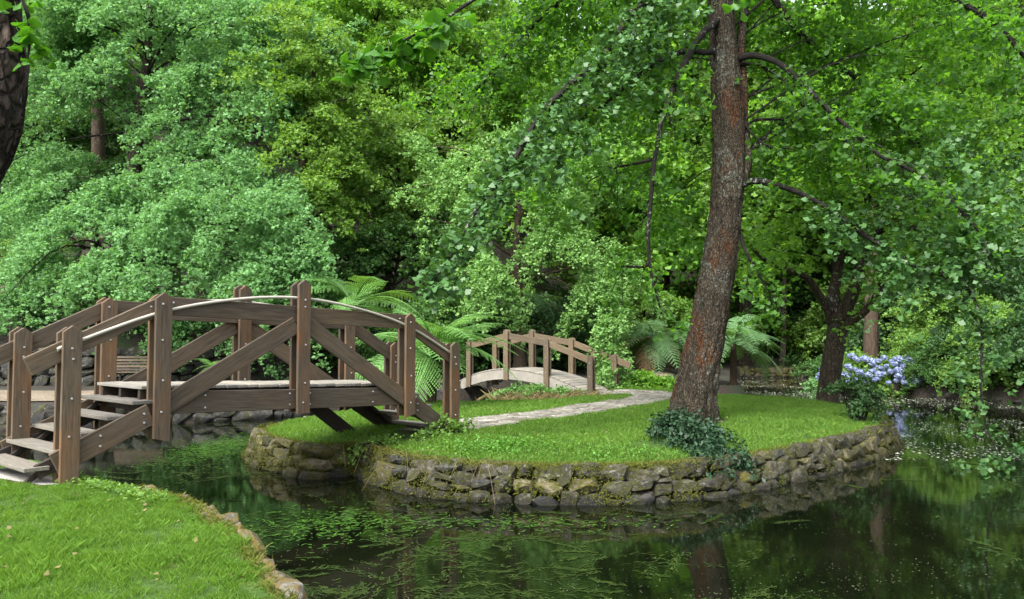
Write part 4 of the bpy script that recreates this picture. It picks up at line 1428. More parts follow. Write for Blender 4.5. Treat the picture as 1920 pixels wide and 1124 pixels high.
fl_ = .38 * np.exp(-np.maximum(V[:, 2] - ISL, 0) / .24) * np.clip(np.cos(5 * ag + 1.2) + .5 * np.cos(3 * ag), 0, 1.3)
V[:, 0] = cx_ + (V[:, 0] - cx_) * (1 + fl_); V[:, 1] = BZ + (V[:, 1] - BZ) * (1 + fl_)
obj("trunk", np_mesh("trunk", V, F, M['bark_main'], True), mt_)
LIMB_TIPS = []


def limb(pxs, depths, r0, r1, n=40, tips=True, mat='bark_limb'):
    dd = np.interp(np.linspace(0, 1, len(pxs)), np.linspace(0, 1, len(depths)), depths)
    c = spline([tuple(P(x, y, d)) for (x, y), d in zip(pxs, dd)], n)
    c = c + 0.03 * np.stack([noise(c, 2.2, 60 + s) for s in range(3)], -1)
    V, F = tube_vf(c, np.linspace(r0, r1, n), 9, .08, len(LIMB_TIPS), knobs=.12)
    obj("limb", np_mesh("limb", V, F, M[mat], True), mt_)
    if tips: LIMB_TIPS.append(c)
    return c


l_droop = limb([(1345, -40), (1270, -30), (1190, 20), (1130, 110), (1060, 165), (1000, 235), (965, 300), (900, 385), (860, 460), (815, 525)], (15.3, 14.2, 13.0, 12.3, 12.0), .085, .015)
limb([(1345, 95), (1320, 98), (1265, 100), (1190, 148), (1130, 200), (1060, 235), (990, 260)], (15.3, 14.4, 13.8), .07, .02)
limb([(1345, 40), (1310, 70), (1285, 115), (1258, 175), (1238, 240), (1226, 310), (1218, 400), (1217, 470), (1228, 540), (1242, 590)], (15.2, 13.9, 13.6, 13.6), .075, .018)
limb([(1346, -60), (1240, -60), (1120, -20), (1040, 10), (975, 75), (915, 145), (880, 200)], (15.3, 16.5, 17.0), .09, .02)
limb([(1222, 300), (1180, 310), (1140, 320), (1100, 345)], (13.7, 14.3), .03, .01)
limb([(1219, 495), (1195, 500), (1160, 500)], (13.6, 14.2), .035, .02)
limb([(1385, 110), (1420, 105), (1460, 120), (1510, 165), (1580, 230), (1650, 290), (1755, 350), (1840, 440)], (15.3, 14.6, 13.8, 13.0), .075, .018)
limb([(1385, 120), (1430, 125), (1480, 170), (1520, 215)], (15.3, 15.6), .04, .015)
limb([(1350, -110), (1430, -30), (1485, 45), (1540, 95), (1600, 145), (1700, 250), (1790, 330)], (15.3, 15.8, 16.5), .085, .018)
r3 = limb([(1385, 352), (1410, 340), (1440, 342), (1500, 362), (1570, 402), (1640, 452), (1715, 498), (1800, 530), (1838, 590), (1840, 690), (1848, 790), (1872, 850)], (15.3, 14.8, 14.0, 13.2, 13.0), .075, .010, 60)
limb([(1388, 440), (1398, 470), (1425, 520), (1452, 556)], (15.3, 14.8), .045, .012)
limb([(1393, 255), (1410, 230), (1440, 225), (1480, 228), (1540, 260), (1590, 262)], (15.3, 15.9), .035, .012)
limb([(1395, 230), (1420, 262), (1460, 278), (1540, 272), (1590, 265)], (15.3, 14.9), .022, .01)
limb([(1384, 350), (1400, 300), (1393, 200), (1390, 100), (1396, 0), (1400, -150)], (15.35, 15.5), .12, .07, tips=False, mat='bark_main')
limb([(1345, -150), (1200, -170), (1000, -100), (860, -40)], (15.2, 16.2, 17), .10, .03)
limb([(1345, -200), (1500, -180), (1700, -60), (1880, 60), (1960, 160)], (15.2, 14.4, 13.6), .11, .025)
limb([(1345, -200), (1480, -150), (1640, -80), (1800, 0), (1930, 40)], (15.2, 17.0, 18), .10, .03)
limb([(1346, -80), (1300, -60), (1200, -80), (1090, -40)], (15.2, 17.5, 18.8), .09, .03)

rg = R(300)


def along(curves, per_m, t0=0.25, side=0.7, dn=0.25, seed=1):
    rg = R(seed)
    Cs, Ds = [], []
    for c in curves:
        Ls = np.concatenate([[0], np.cumsum(np.linalg.norm(np.diff(c, axis=0), axis=1))])
        k = max(3, int(Ls[-1] * (1 - t0) * per_m))
        s = Ls[-1] * (t0 + (1 - t0) * rg.random(k))
        q = np.stack([np.interp(s, Ls, c[:, a_]) for a_ in range(3)], -1)
        tg = unit(np.gradient(c, axis=0))
        tq = np.stack([np.interp(s, Ls, tg[:, a_]) for a_ in range(3)], -1)
        lat = unit(np.cross(tq, np.array([0, 0, 1.0])) + 1e-6) * rg.choice([-1, 1], k)[:, None]
        Ds.append(unit(tq * 0.5 + lat * side + rg.normal(0, .3, (k, 3)) + np.array([0, 0, -dn])))
        Cs.append(q)
    return np.vstack(Cs), np.vstack(Ds)


# the big drooping bough in front: larger bluish leaves
C, D = along([l_droop], 30, .10, 1.0, .2, 301)
V1, F1 = sprays_vf(rg, C, D, np.interp(C[:, 2], [2.4, 5], [.35, 1.0]) * rg.uniform(.6, 1.3, len(C)), .26, 28, .115, droop=.5, flat=.06, up=.8, jit=.5, wid=.5)
tag(obj("bough_leaves", np_mesh("bough_leaves", V1, F1, LF['glossy']), mt_), kind='stuff')
# leaves along the other limbs
oth = [c for i, c in enumerate(LIMB_TIPS) if i not in (0, 2) and c is not r3]
C, D = along(oth, 10.5, .18, .9, .25, 302)
C2, D2 = along([LIMB_TIPS[2]], 4, .15, .8, .2, 303)
C, D = np.vstack([C, C2]), np.vstack([D, D2])
Ls = rg.uniform(.4, 1.2, len(C))
tw = [tube_vf(spline([c, c + d * l * .5 + np.array([0, 0, .02]), c + d * l * .95 - np.array([0, 0, .3 * l])], 5), np.linspace(.009, .003, 5), 4) for c, d, l in zip(C, D, Ls)]
V, F = join_vf(tw)
tag(obj("twigs", np_mesh("twigs", V, F, M['bark_limb'], True), mt_), kind='stuff')
V1, F1 = sprays_vf(rg, C, D, Ls, .28, 24, .105, droop=.4, flat=.07, up=.7, jit=.55)
# outer crown, around and behind the trunk and reaching over the water
blobs = [(P(1010, 130, 17.6), (2.3, 1.8, 1.5), 90), (P(1120, 60, 17.5), (2.2, 1.8, 1.3), 80), (P(1180, 250, 17.5), (1.7, 1.6, 1.7), 90), (P(1060, 330, 17.3), (1.6, 1.2, .9), 46), (P(1240, 400, 17.8), (1.2, 1.4, 1.5), 60),
         (P(1470, 60, 17.3), (2.0, 1.6, 1.5), 85), (P(1640, 60, 16), (2.3, 2, 1.4), 90), (P(1800, 120, 15.2), (2.0, 2, 1.6), 80), (P(1500, 260, 17.6), (1.8, 1.6, 1.4), 70), (P(1680, 220, 15.4), (1.7, 1.6, 1.3), 66), (P(1830, 330, 14.2), (1.5, 1.6, 1.4), 80),
         (P(1780, 440, 13.6), (1.2, 1.4, .9), 52), (P(1880, 480, 13.6), (1.0, 1.4, .8), 44), (P(1300, -90, 15.8), (4.5, 3, 1.5), 190), (P(1270, 20, 17), (1.2, 1.2, .8), 40), (P(1440, 10, 17), (1.4, 1.4, .9), 50), (P(1600, -100, 15.2), (3.5, 3, 1.5), 140), (P(1000, -80, 16), (2.6, 2.4, 1.3), 80)]
blobs = [(np.array(c), r_, n_) for c, r_, n_ in blobs]
fr_ = [q_ for q_ in blobs if q_[0][1] < 15.0]
(V2, F2), C = crown_vf(rg, [q_ for q_ in blobs if q_[0][1] >= 15.0], 30, .105, .95, .42, droop=.4, flat=.08, inner=.3, jit=.6)
(V3, F3), C3 = crown_vf(rg, fr_, 30, .105, .95, .42, droop=.4, flat=.08, inner=.3, jit=.55)
C4, D4 = along([r3], 13, .2, .9, .25, 304)
V4, F4 = sprays_vf(rg, C4, D4, rg.uniform(.4, 1.0, len(C4)), .26, 24, .105, droop=.5, flat=.07, up=.8, jit=.5)
V, F = join_vf([(V3, F3), (V4, F4)])
tag(obj("bough_leaves", np_mesh("bough_leaves", V, F, LF['glossy']), mt_), kind='stuff')
V, F = join_vf([(V1, F1), (V2, F2)])
tag(obj("crown", np_mesh("crown", V, F, LF['main']), mt_), kind='stuff')
bv, bf = branches_vf(rg, C_[60:], C, 22, .028)
tag(obj("branches", np_mesh("branches", bv, bf, M['bark_limb'], True), mt_), kind='stuff')

# --- forked tree at the island's far side
FZ = 20.4
fbz = P(1550, 760, FZ); fbz.z = ISL - .1
ft = thing("forked_tree", "low-forking mossy dark tree on the far edge of the island lawn", "tree", fbz)
tr = spline([tuple(P(x, y, FZ)) for x, y in ((1551, 775), (1552, 745), (1558, 690), (1566, 640), (1572, 600), (1570, 570))], 50)
V, F = tube_vf(tr, np.interp(np.linspace(0, 1, 50), [0, .1, .3, .7, 1], [.48, .34, .275, .26, .25]), 28, .10, 33, knobs=.08)
obj("trunk", np_mesh("trunk", V, F, M['bark_dark'], True), ft)
FL = []
for pxs, dd, r0, r1 in [([(1562, 610), (1550, 575), (1530, 545), (1512, 520), (1470, 505), (1430, 485), (1390, 440)], (20.4, 19.8, 19.2), .13, .04),
                        ([(1565, 605), (1562, 560), (1568, 520), (1576, 470), (1572, 420), (1580, 330)], (20.4, 20.6, 21), .20, .05),
                        ([(1572, 605), (1590, 570), (1605, 530), (1618, 480), (1622, 400), (1630, 330), (1625, 230)], (20.3, 20.2, 20.0), .20, .06),
                        ([(1578, 615), (1600, 600), (1625, 580), (1650, 540), (1668, 480), (1720, 420)], (20.3, 19.7, 19.2), .15, .04),
                        ([(1612, 505), (1640, 440), (1680, 400), (1740, 340)], (20.2, 19.8), .08, .02),
                        ([(1620, 420), (1605, 350), (1560, 300), (1500, 250)], (20, 20.8), .07, .02),
                        ([(1625, 330), (1660, 260), (1760, 210), (1850, 225)], (20, 19.4), .06, .02)]:
    d2 = np.interp(np.linspace(0, 1, len(pxs)), np.linspace(0, 1, len(dd)), dd)
    c = spline([tuple(P(x, y, d)) for (x, y), d in zip(pxs, d2)], 34)
    V, F = tube_vf(c, np.linspace(r0, r1, 34), 10, .08, 5, knobs=.1)
    obj("limb", np_mesh("limb", V, F, M['bark_dark'], True), ft)
    FL.append(c)
rg = R(320)
C, D = along(FL, 9, .45, .9, .1, 321)
V1, F1 = sprays_vf(rg, C, D, rg.uniform(.6, 1.5, len(C)), .4, 30, .12, droop=.35, flat=.07)
blobs = [(P(1700, 330, 20.2), (2.2, 2, 1.5), 80), (P(1790, 240, 19.6), (2.2, 1.8, 1.4), 70), (P(1560, 380, 21), (2.0, 1.6, 1.2), 50), (P(1480, 430, 20.5), (1.5, 1.4, 1.0), 46), (P(1600, 200, 20.8), (2.6, 2.2, 1.6), 80), (P(1860, 400, 18.8), (1.6, 1.6, 1.4), 50), (P(1720, 480, 19), (1.2, 1.3, .8), 26)]
(V2, F2), C = crown_vf(rg, [(np.array(c), r_, n_) for c, r_, n_ in blobs], 34, .12, 1.1, .5, droop=.35, flat=.07, inner=.3)
V, F = join_vf([(V1, F1), (V2, F2)])
tag(obj("crown", np_mesh("crown", V, F, LF['bright']), ft), kind='stuff')
bv, bf = branches_vf(rg, FL[2], C, 34, .035)
tag(obj("branches", np_mesh("branches", bv, bf, M['bark_limb'], True), ft), kind='stuff')

# --- corky trunk close to the camera, and the boughs overhead
NZ = 3.1
nb = thing("corky_tree", "gnarled corky tree trunk cutting into the picture's upper corner close by", "tree", (-2.95, 3.05, 0))
pts = [(-2.95, 3.05, -.1), (-2.8, 3.08, 1.0), (-2.55, 3.1, 1.9), (-2.36, 3.1, 2.2), (-2.20, 3.1, 2.5), (-2.145, 3.1, 2.75), (-2.17, 3.12, 3.0), (-2.2, 3.15, 3.6), (-2.2, 3.2, 4.6), (-2.3, 3.2, 6.5)]
C_ = spline(pts, 110)
V, F = tube_vf(C_, np.interp(np.linspace(0, 1, 110), [0, .1, .4, 1], [.32, .24, .20, .13]), 72, .22, 8, knobs=.16)
obj("trunk", np_mesh("trunk", V, F, M['bark_near'], True), nb)


def fan_leaf_me():
    """fan leaf with a scalloped edge and a stalk"""
    bm = bmesh.new()
    a = [-1.05, -.72, -.36, -.03, .03, .36, .72, 1.05]
    rr_ = [.80, .95, 1.0, .86, .86, 1.0, .95, .80]
    c0 = bm.verts.new((0, 0, 0))
    e = [bm.verts.new((math.sin(t) * r_, math.cos(t) * r_, .16 * math.cos(t * 2.6) * r_ - .1 + .05 * (i % 2))) for i, (t, r_) in enumerate(zip(a, rr_))]
    for p, q in zip(e[:-1], e[1:]): bm.faces.new((c0, q, p))
    s1 = [bm.verts.new(v_) for v_ in ((-.02, 0, 0), (.02, 0, 0), (.03, -.75, .12), (-.01, -.75, .12))]
    bm.faces.new(s1)
    return bm_mesh("fan_leaf", bm, LF['near'])


FAN = fan_leaf_me()


def bough(root, pxs, depth, r0, r1, nleaf, size, seed, spread=.12):
    rg = R(seed)
    c = spline([tuple(P(x, y, d)) for (x, y), d in zip(pxs, np.linspace(depth[0], depth[1], len(pxs)))], 40)
    V, F = tube_vf(c, np.linspace(r0, r1, 40), 7, .1, seed, knobs=.1)
    obj("bough", np_mesh("bough", V, F, M['bark_limb'], True), root)
    for k in range(nleaf):
        f = rg.random() ** .8
        q = c[int(f * 39)] + rg.normal(0, spread, 3) * np.array([1, .9, .55]) + np.array([0, 0, -.02])
        s = size * rg.uniform(.7, 1.15)
        Mx = T(q) @ Matrix.Rotation(rg.uniform(0, 6.28), 4, 'Z') @ Matrix.Rotation(rg.normal(-.75, .4), 4, 'X') @ Matrix.Rotation(rg.normal(0, .4), 4, 'Y') @ Matrix.Diagonal((s, s, s, 1))
        obj("leaf", FAN, root, Mx)


# its own twig beside the trunk
bough(nb, [(-20, -40), (25, -20), (50, 20), (56, 70), (52, 110)], (3.1, 3.0), .012, .004, 44, .048, 401, .035)
ob = thing("overhanging_tree", "ginkgo boughs with large fan leaves hanging in from above the camera", "tree", (3.2, -1.5, 0))
V, F = tube_vf(spline([(3.2, -1.5, -.1), (3.1, -1.4, 2), (3.0, -1.2, 4.5), (2.9, -1, 8)], 40), np.linspace(.34, .2, 40), 20, .1, 12, knobs=.06)
obj("trunk", np_mesh("trunk", V, F, M['bark_dark'], True), ob)
c_ = np.array([(3.05, -1.3, 3.6), (2.6, .6, 4.2), (1.9, 2.6, 4.4), tuple(P(1150, -130, 4.4)), tuple(P(960, -45, 4.5))])
V, F = tube_vf(spline(c_, 40), np.linspace(.10, .016, 40), 10, .1, 13, knobs=.08)
obj("limb", np_mesh("limb", V, F, M['bark_limb'], True), ob)
bough(ob, [(960, -45), (880, 5), (820, 45), (760, 75), (700, 105), (655, 130)], (4.5, 4.3), .014, .004, 120, .078, 402, .06)
c_ = np.array([(3.05, -1.3, 4.2), (2.6, .8, 4.4), (1.9, 2.4, 4.2), tuple(P(1420, -120, 3.6)), tuple(P(1385, -40, 3.6))])
V, F = tube_vf(spline(c_, 40), np.linspace(.06, .008, 40), 8, .1, 14, knobs=.08)
obj("limb", np_mesh("limb", V, F, M['bark_limb'], True), ob)
bough(ob, [(1385, -60), (1382, -20), (1384, 8)], (3.6, 3.5), .007, .003, 16, .05, 403, .04)

# ------------------------------------------------------------------ tree ferns
def frond_me(name, mat, droop=1.0, n=20, seed=0, cut=1.0):
    """unit-length arching frond with toothed pinnae"""
    rg = R(seed)
    t = np.linspace(0, 1, n + 6)
    x = t * (1 - .10 * droop * t)
    z = .42 * t - .62 * droop * t ** 2.1
    rach = np.c_[x, np.zeros_like(x), z]
    parts = []
    V, F = tube_vf(rach, np.linspace(.012, .002, len(t)), 4)
    parts.append((V, F))
    Vq = []
    for i in range(5, len(t) - 1):
        u = (t[i] - t[4]) / (1 - t[4])
        pl = .25 * (math.sin(math.pi * min(1, .16 + .84 * u ** .8)) ** .75) * (1 - .25 * u) + .015
        tg = unit(rach[min(i + 1, len(t) - 1)] - rach[i - 1])
        for sg in (-1, 1):
            d = unit(np.array([tg[0] * .38, sg * .92, tg[2] * .38 - .10 * droop]) + rg.normal(0, .04, 3))
            up = unit(np.cross(d, tg) * -sg)
            m_ = 9
            for k in range(m_):
                f = (k + .5) / m_
                c = rach[i] + d * pl * f - np.array([0, 0, .10 * pl * f * f])
                ll = .026 * (1 - .7 * f) * (pl / .25) ** .5 + .003
                w = pl / m_ * .62
                for s2 in (-1, 1):
                    e = unit(tg * s2 * 1.0 + d * .35) * ll
                    a = c - d * w * .5; b_ = c + d * w * .5
                    Vq += [a, b_, b_ + e * .8 - up * .0, a + e]
    Vq = np.array(Vq)
    parts.append((Vq, np.arange(len(Vq)).reshape(-1, 4)))
    V, F = join_vf(parts)
    return np_mesh(name, V, F, mat)


FR = {k: [frond_me("frond", LF[k], d, 20, i) for i, d in enumerate((.85, 1.15, 1.5))] for k in ('fern', 'fern_grey', 'fern_dead')}


def tree_fern(label, base, h, L, kind, n, seed, el=(5, 60), dead=0, az=None, group="tree ferns", elevs=None):
    rg = R(seed)
    root = thing("tree_fern", label, "tree fern", base, group)
    if h > .1:
        V, F = tube_vf(spline([(0, 0, -.1), (.03, 0, h * .5), (0, 0, h)], 14), np.interp(np.linspace(0, 1, 14), [0, .2, 1], [.22, .15, .12]), 14, .25, seed, knobs=.1)
        obj("trunk", np_mesh("trunk", V, F, M['fibre'], True), root, T(base))
    top = Vector(base) + Vector((0, 0, h))
    for k in range(n + dead):
        dd = k >= n
        a = (k * 2.399 + rg.uniform(-.25, .25)) if az is None else rg.uniform(az[0], az[1])
        e = math.radians(rg.uniform(*el)) if not dd else math.radians(rg.uniform(-35, 0))
        s = L * rg.uniform(.8, 1.12)
        me = FR['fern_dead' if dd else kind][rg.integers(0, 3)]
        Mx = T(top) @ Matrix.Rotation(a, 4, 'Z') @ Matrix.Rotation(-e + .25, 4, 'Y') @ Matrix.Rotation(rg.normal(0, .2), 4, 'X') @ Matrix.Diagonal((s, s * 1.0, s, 1))
        obj("frond", me, root, Mx)
    return root


tree_fern("bright green tree fern with wide arching fronds between the two bridges", (-2.0, 19.3, -.1), 1.2, 2.4, 'fern', 26, 501, (0, 72))
f2 = P(640, 600, 24.5)
tree_fern("pale tree fern rising behind the middle post of the dark bridge", (f2.x, 26.2, zl(f2.x, 26.2) - .1), 2.75, 2.6, 'fern', 18, 502, (0, 60))
f3 = ground_at(1225, 33)
tree_fern("grey-green tree fern with hanging dead fronds beside the ivy-clad stump", (f3.x, f3.y, f3.z), 1.5, 2.5, 'fern_grey', 24, 503, (-15, 60), 5)
f4 = P(1385, 700, 27.9)
tree_fern("grey-green tree fern standing at the pond's edge past the leaning trunk", (f4.x, 28.6, zl(f4.x, 28.6) - .1), 1.6, 2.3, 'fern_grey', 26, 504, (-15, 62))
f5 = ground_at(1000, 33.5)
tree_fern("dark tall tree fern under the weeping ginkgo", (f5.x, f5.y, f5.z), 3.2, 2.2, 'fern_grey', 13, 505, (-20, 35))
f6 = ground_at(960, 32.5)
tree_fern("small dark tree fern glimpsed through the humped bridge's rails", (f6.x + .6, f6.y, f6.z), .7, 1.4, 'fern_grey', 12, 506, (-5, 50))
f7 = ground_at(1905, 27.0)
tree_fern("light green tree fern on the bank where the bough dips to the water", (f7.x, f7.y, f7.z), 1.35, 1.9, 'fern', 15, 507, (-10, 40))
f8 = ground_at(60, 31.5)
tree_fern("small yellow-green fern beside the high rock terrace", (f8.x + 1.2, f8.y, f8.z), .2, 1.1, 'fern', 9, 508, (15, 60))
f9 = P(690, 690, 26)
tree_fern("small fern on the bank behind the dark bridge's end steps", (f9.x, 26.4, zl(f9.x, 26.4)), .1, 1.1, 'fern', 12, 509, (10, 65))
f10 = P(425, 660, 26)
tree_fern("grassy green fern growing in front of the rubble hill wall", (f10.x, 24.9, zl(f10.x, 24.9)), .55, .8, 'fern', 14, 510, (10, 70))

# ------------------------------------------------------------------ bushes
def bush(name, label, cat, base, blobs, leaf, per, size, L, W, seed, stems=12, group=None, **kw):
    rg = R(seed)
    root = thing(name, label, cat, base, group)
    (V, F), C = crown_vf(rg, blobs, per, size, L, W, **kw)
    parts = []
    for q in rg.permutation(len(C))[:stems]:
        c = C[q]
        a = np.array([c[0] * .25 + rg.normal(0, .05), c[1] * .25 + rg.normal(0, .05), -.05])
        parts.append(tube_vf(spline([a, a * .4 + c * .6 + np.array([0, 0, .08]), c], 6), np.linspace(.016, .006, 6), 5))
    bv, bf = join_vf(parts)
    tag(obj("stems", np_mesh("stems", bv, bf, M['bark_limb'], True), root, T(base)), kind='stuff')
    tag(obj("leaves", np_mesh("leaves", V, F, LF[leaf]), root, T(base)), kind='stuff')
    return root


q = P(1290, 800, 12.6)
bush("nandina_bush", "dark blue-green bush at the foot of the leaning trunk trailing over the wall", "bush", (q.x, 12.75, ISL),
     [((-.15, .0, .36), (.34, .3, .26), 60), ((.22, -.1, .24), (.32, .3, .24), 50), ((.12, -.95, -.04), (.30, .2, .24), 46), ((0.0, -.45, .18), (.36, .4, .24), 60), ((.36, -.7, .05), (.22, .3, .18), 28)],
     'nandina', 30, .085, .30, .13, 601, 16, droop=.5, flat=.06, wid=.26, hang=.7)
q = P(1622, 800, 15.9)
bush("small_shrub", "small dark green shrub with thin upright stems near the island's tip", "bush", (q.x, 16.3, ISL),
     [((0, 0, .62), (.40, .36, .34), 80), ((.12, 0, .36), (.36, .3, .22), 26)], 'deep', 22, .055, .26, .12, 602, 26, droop=.2, flat=.1, hang=.1)
# plants at the bridge's island foot
q = P(850, 805, 13.6)
bush("leafy_plant", "straggling weedy plant at the last post of the dark bridge", "plant", (q.x, 13.3, ISL),
     [((0, 0, .22), (.26, .22, .24), 34), ((-.3, -.1, .1), (.3, .25, .14), 22)], 'olive', 18, .06, .3, .1, 603, 14, droop=.4, flat=.08)
q = P(740, 830, 12.9)
bush("creeping_plant", "creeping green plant in the shade under the dark bridge's island steps", "plant", (q.x, 13.0, ISL - .05),
     [((0, 0, .08), (.6, .35, .14), 50), ((.5, 0, .06), (.4, .3, .12), 24)], 'olive', 20, .055, .3, .13, 604, 10, droop=.5, flat=.08)
# groundcover beside the humped bridge
q = P(1195, 725, 26)
bush("ground_cover", "light green leafy clump beside the humped bridge's foot", "plant", (q.x + .1, 25.1, ISL - .05),
     [((0, 0, .3), (1.0, .6, .36), 110), ((.7, .1, .2), (.7, .5, .28), 60)], 'bright', 24, .12, .4, .22, 605, 12, droop=.35, flat=.1)
q = P(1138, 700, 25.4)
ivy_b = (q.x, 25.4, ISL - .1)
rg = R(606)
iv = thing("ivy_stump", "stump wrapped in pale lime ivy at the humped bridge's handrail end", "ivy", ivy_b)
V, F = tube_vf(spline([(0.1, 0, -.1), (.1, 0, .9), (-.05, .1, 2.4)], 16), np.linspace(.26, .14, 16), 12, .15, 6, knobs=.1)
obj("trunk", np_mesh("trunk", V, F, M['bark_dark'], True), iv, T(ivy_b))
(V, F), C = crown_vf(rg, [((.0, -.05, 2.0), (.34, .32, .8), 60), ((.25, -.1, .95), (.55, .45, .5), 70), ((.1, -.1, .35), (.65, .5, .42), 70)], 26, .10, .36, .2, droop=.8, flat=.07, low=-.9, inner=.7, down=.8)
tag(obj("ivy", np_mesh("ivy", V, F, LF['ginkgo_pale']), iv, T(ivy_b)), kind='stuff')
# dry weeds on the bank by the humped bridge
def grass_vf(rng, P0, h, w, lean=.35, seg=2):
    n = len(P0)
    a = rng.uniform(0, 2 * np.pi, n)
    s = np.c_[np.cos(a), np.sin(a), np.zeros(n)]
    b = rng.normal(0, lean, (n, 2))
    H = h * rng.uniform(.55, 1.25, n)
    tip = np.c_[b * H[:, None], H]
    mid = np.c_[b * H[:, None] * .3, H * .55]
    W = (w * rng.uniform(.7, 1.3, n))[:, None]
    V = np.empty((n, 4, 3))
    V[:, 0] = P0 - s * W; V[:, 1] = P0 + s * W
    V[:, 2] = P0 + tip; V[:, 3] = P0 + mid - s * W * .7
    return V.reshape(-1, 3), np.arange(n * 4).reshape(-1, 4)


rg = R(610)
n = 1100
bx_, by_ = rg.normal(1.05, .75, n), rg.normal(23.3, .5, n)
V, F = grass_vf(rg, np.c_[bx_, by_, np.full(n, ISL - .2)], .34, .004, .8)
tag(obj("dry_grass", np_mesh("dry_grass", V, F, LF['dry'])), "tangle of dry pale grass on the bank below the humped bridge", kind='stuff')
bush("weed_patch", "feathery light green weeds on the bank in front of the humped bridge", "plant", (.9, 23.2, ISL - .15),
     [((0, 0, .22), (1.0, .45, .26), 90), ((.8, .1, .16), (.7, .35, .18), 40), ((-.9, .1, .2), (.6, .4, .24), 36)], 'fern', 22, .06, .36, .14, 611, 20, droop=.2, flat=.12)

# hydrangea
hb = P(1650, 735, 30.8); hb = (14.0, 30.75, WATER + .2)
hy = bush("hydrangea_bush", "big hydrangea bush covered with pale blue flower heads on the far bank", "bush", hb,
     [((-.6, -.2, .75), (1.0, .9, .75), 110), ((.8, -.3, .65), (1.2, .9, .65), 130), ((-.2, -.6, .35), (1.5, .6, .4), 80), ((.2, .4, 1.0), (1.4, .8, .6), 80)],
     'olive', 12, .14, .42, .26, 620, 20, droop=.3, flat=.1, inner=.5)
rg = R(621)
n = 110
dv = unit(rg.normal(0, 1, (n, 3)))
sz = rg.uniform(.03, .045, n)
V, F = leaves_vf(dv * .5, dv + rg.normal(0, .25, (n, 3)), rg.normal(0, 1, (n, 3)), np.full(n, .34), .5, .12)
HEAD = np_mesh("flower_head", V, F, LF['hyd'])
for k in range(125):
    f = [(-.9, -.2, .75, 1.3, .95, .9), (.85, -.3, .7, 1.4, .95, .95), (.6, -.4, .6, 1.5, .9, .7), (.0, -.6, .45, 1.9, .7, .55)][k % 4]
    d = unit(rg.normal(0, 1, 3)); d[1] = -abs(d[1]); d[2] = abs(d[2]) * 1.0 - .35; d[1] -= .25
    c = np.array(f[:3]) + d * np.array(f[3:])
    s = rg.uniform(.15, .25)
    obj("flower_head", HEAD, hy, T(np.array(hb) + c) @ Matrix.Rotation(rg.uniform(0, 6), 4, 'Z') @ Matrix.Diagonal((s, s, s * .8, 1)))
hq = ground_at(1530, 41)
bush("pale_shrub", "small pale flowering shrub on the bank behind the forked tree's trunk", "bush", (13.9, 34.8, zl(13.9, 34.8)), [((0, 0, .7), (.9, .8, .7), 60)], 'ginkgo', 22, .13, .4, .22, 623, 10, droop=.3)
# low rocks at the hydrangea's feet
rk = thing("bank_stones", "brown edging stones at the water below the hydrangea", "stone edging", (15, 30, WATER))
drywall(rk, spline([(12.9, 31.7), (13.4, 30.7), (15.0, 30.05), (16, 28.45), (17.8, 26.3), (22, 24.5)], 40), WATER - .05, WATER + .2, 'stone_dark', .45, 1, 0, .4, 70)

# ------------------------------------------------------------------ lawns, weeds, floating leaves
rg = R(700)
n = 270000
p = np.c_[rg.uniform(-9, -1, n), rg.uniform(4.4, 10.4, n)]
p = p[inside(p, ND) & (dist_line(p, ND, True) > .02)]
p = p[~inside(p, [(-6.75, 9.55), (-5.2, 8.72), (-4.95, 9.1), (-6.3, 9.95)])]
z = near_z(p)
q3 = np.c_[p, np.zeros(len(p))]
hgt = .052 * (1 + .45 * noise(q3, 1.7, 71) + .5 * noise(q3, 9, 74)) 
V, F = grass_vf(rg, np.c_[p, z - .005], 1.0, .0025, .45)
Vb = V.reshape(-1, 4, 3); base_ = Vb[:, :2].mean(1, keepdims=True)
Vb[:, 2:, :] = base_ + (Vb[:, 2:, :] - base_) * hgt[:, None, None]
tag(obj("grass", np_mesh("grass", Vb.reshape(-1, 3), F, LF['grass'])), "bright mown grass on the near lawn", kind='stuff')
n = 330000
p = np.c_[rg.uniform(-5.2, 9, n), rg.uniform(10.8, 24.5, n)]
p = p[rg.random(n) < np.clip((15.5 / p[:, 1]) ** 2, 0, 1)]
p = p[inside(p, IST)]
p = p[dist_line(p, PATHC) > .60]
dtr = np.linalg.norm(p - np.array([tb.x, tb.y]), axis=1)
p = p[(dtr > .75)]
q3 = np.c_[p, np.zeros(len(p))]
bare = noise(q3, .9, 72) * .6 + noise(q3, 2.7, 73) * .4
p = p[bare < .42 + .3 * rg.random(len(p))]
z = isl_z(p)
V, F = grass_vf(rg, np.c_[p, z - .005], .065, .0055, .42)
tag(obj("grass", np_mesh("grass", V, F, LF['grass'])), "mown grass on the island lawn", kind='stuff')
# mossy, grassy fringe over the wall
n = 14000
k = rg.integers(0, len(IST), n)
p = IST[k] + rg.normal(0, .08, (n, 2))
p = p[(p[:, 1] < 19)]
V, F = grass_vf(rg, np.c_[p, np.full(len(p), ISL - .07)], .07, .006, .8)
tag(obj("grass_fringe", np_mesh("grass_fringe", V, F, LF['moss'])), "dry grassy fringe along the top of the island wall", kind='stuff')
# clover on the lawn edge
n = 3000
n = 1900
p = np.vstack([np.c_[rg.normal(-.25, .42, n), rg.normal(12.0, .25, n)], np.c_[rg.normal(1.5, .6, n // 4), rg.normal(11.6, .2, n // 4)]])
p = p[inside(p, IST)]
V, F = leaves_vf(np.c_[p, isl_z(p) + rg.uniform(.03, .11, len(p))], np.array([0, 0, 1]) + rg.normal(0, .35, (len(p), 3)), rg.normal(0, 1, (len(p), 3)), rg.uniform(.022, .042, len(p)), .6, .1)
tag(obj("clover", np_mesh("clover", V, F, LF['clover'])), "patch of pale clover on the island lawn's front edge", kind='stuff')
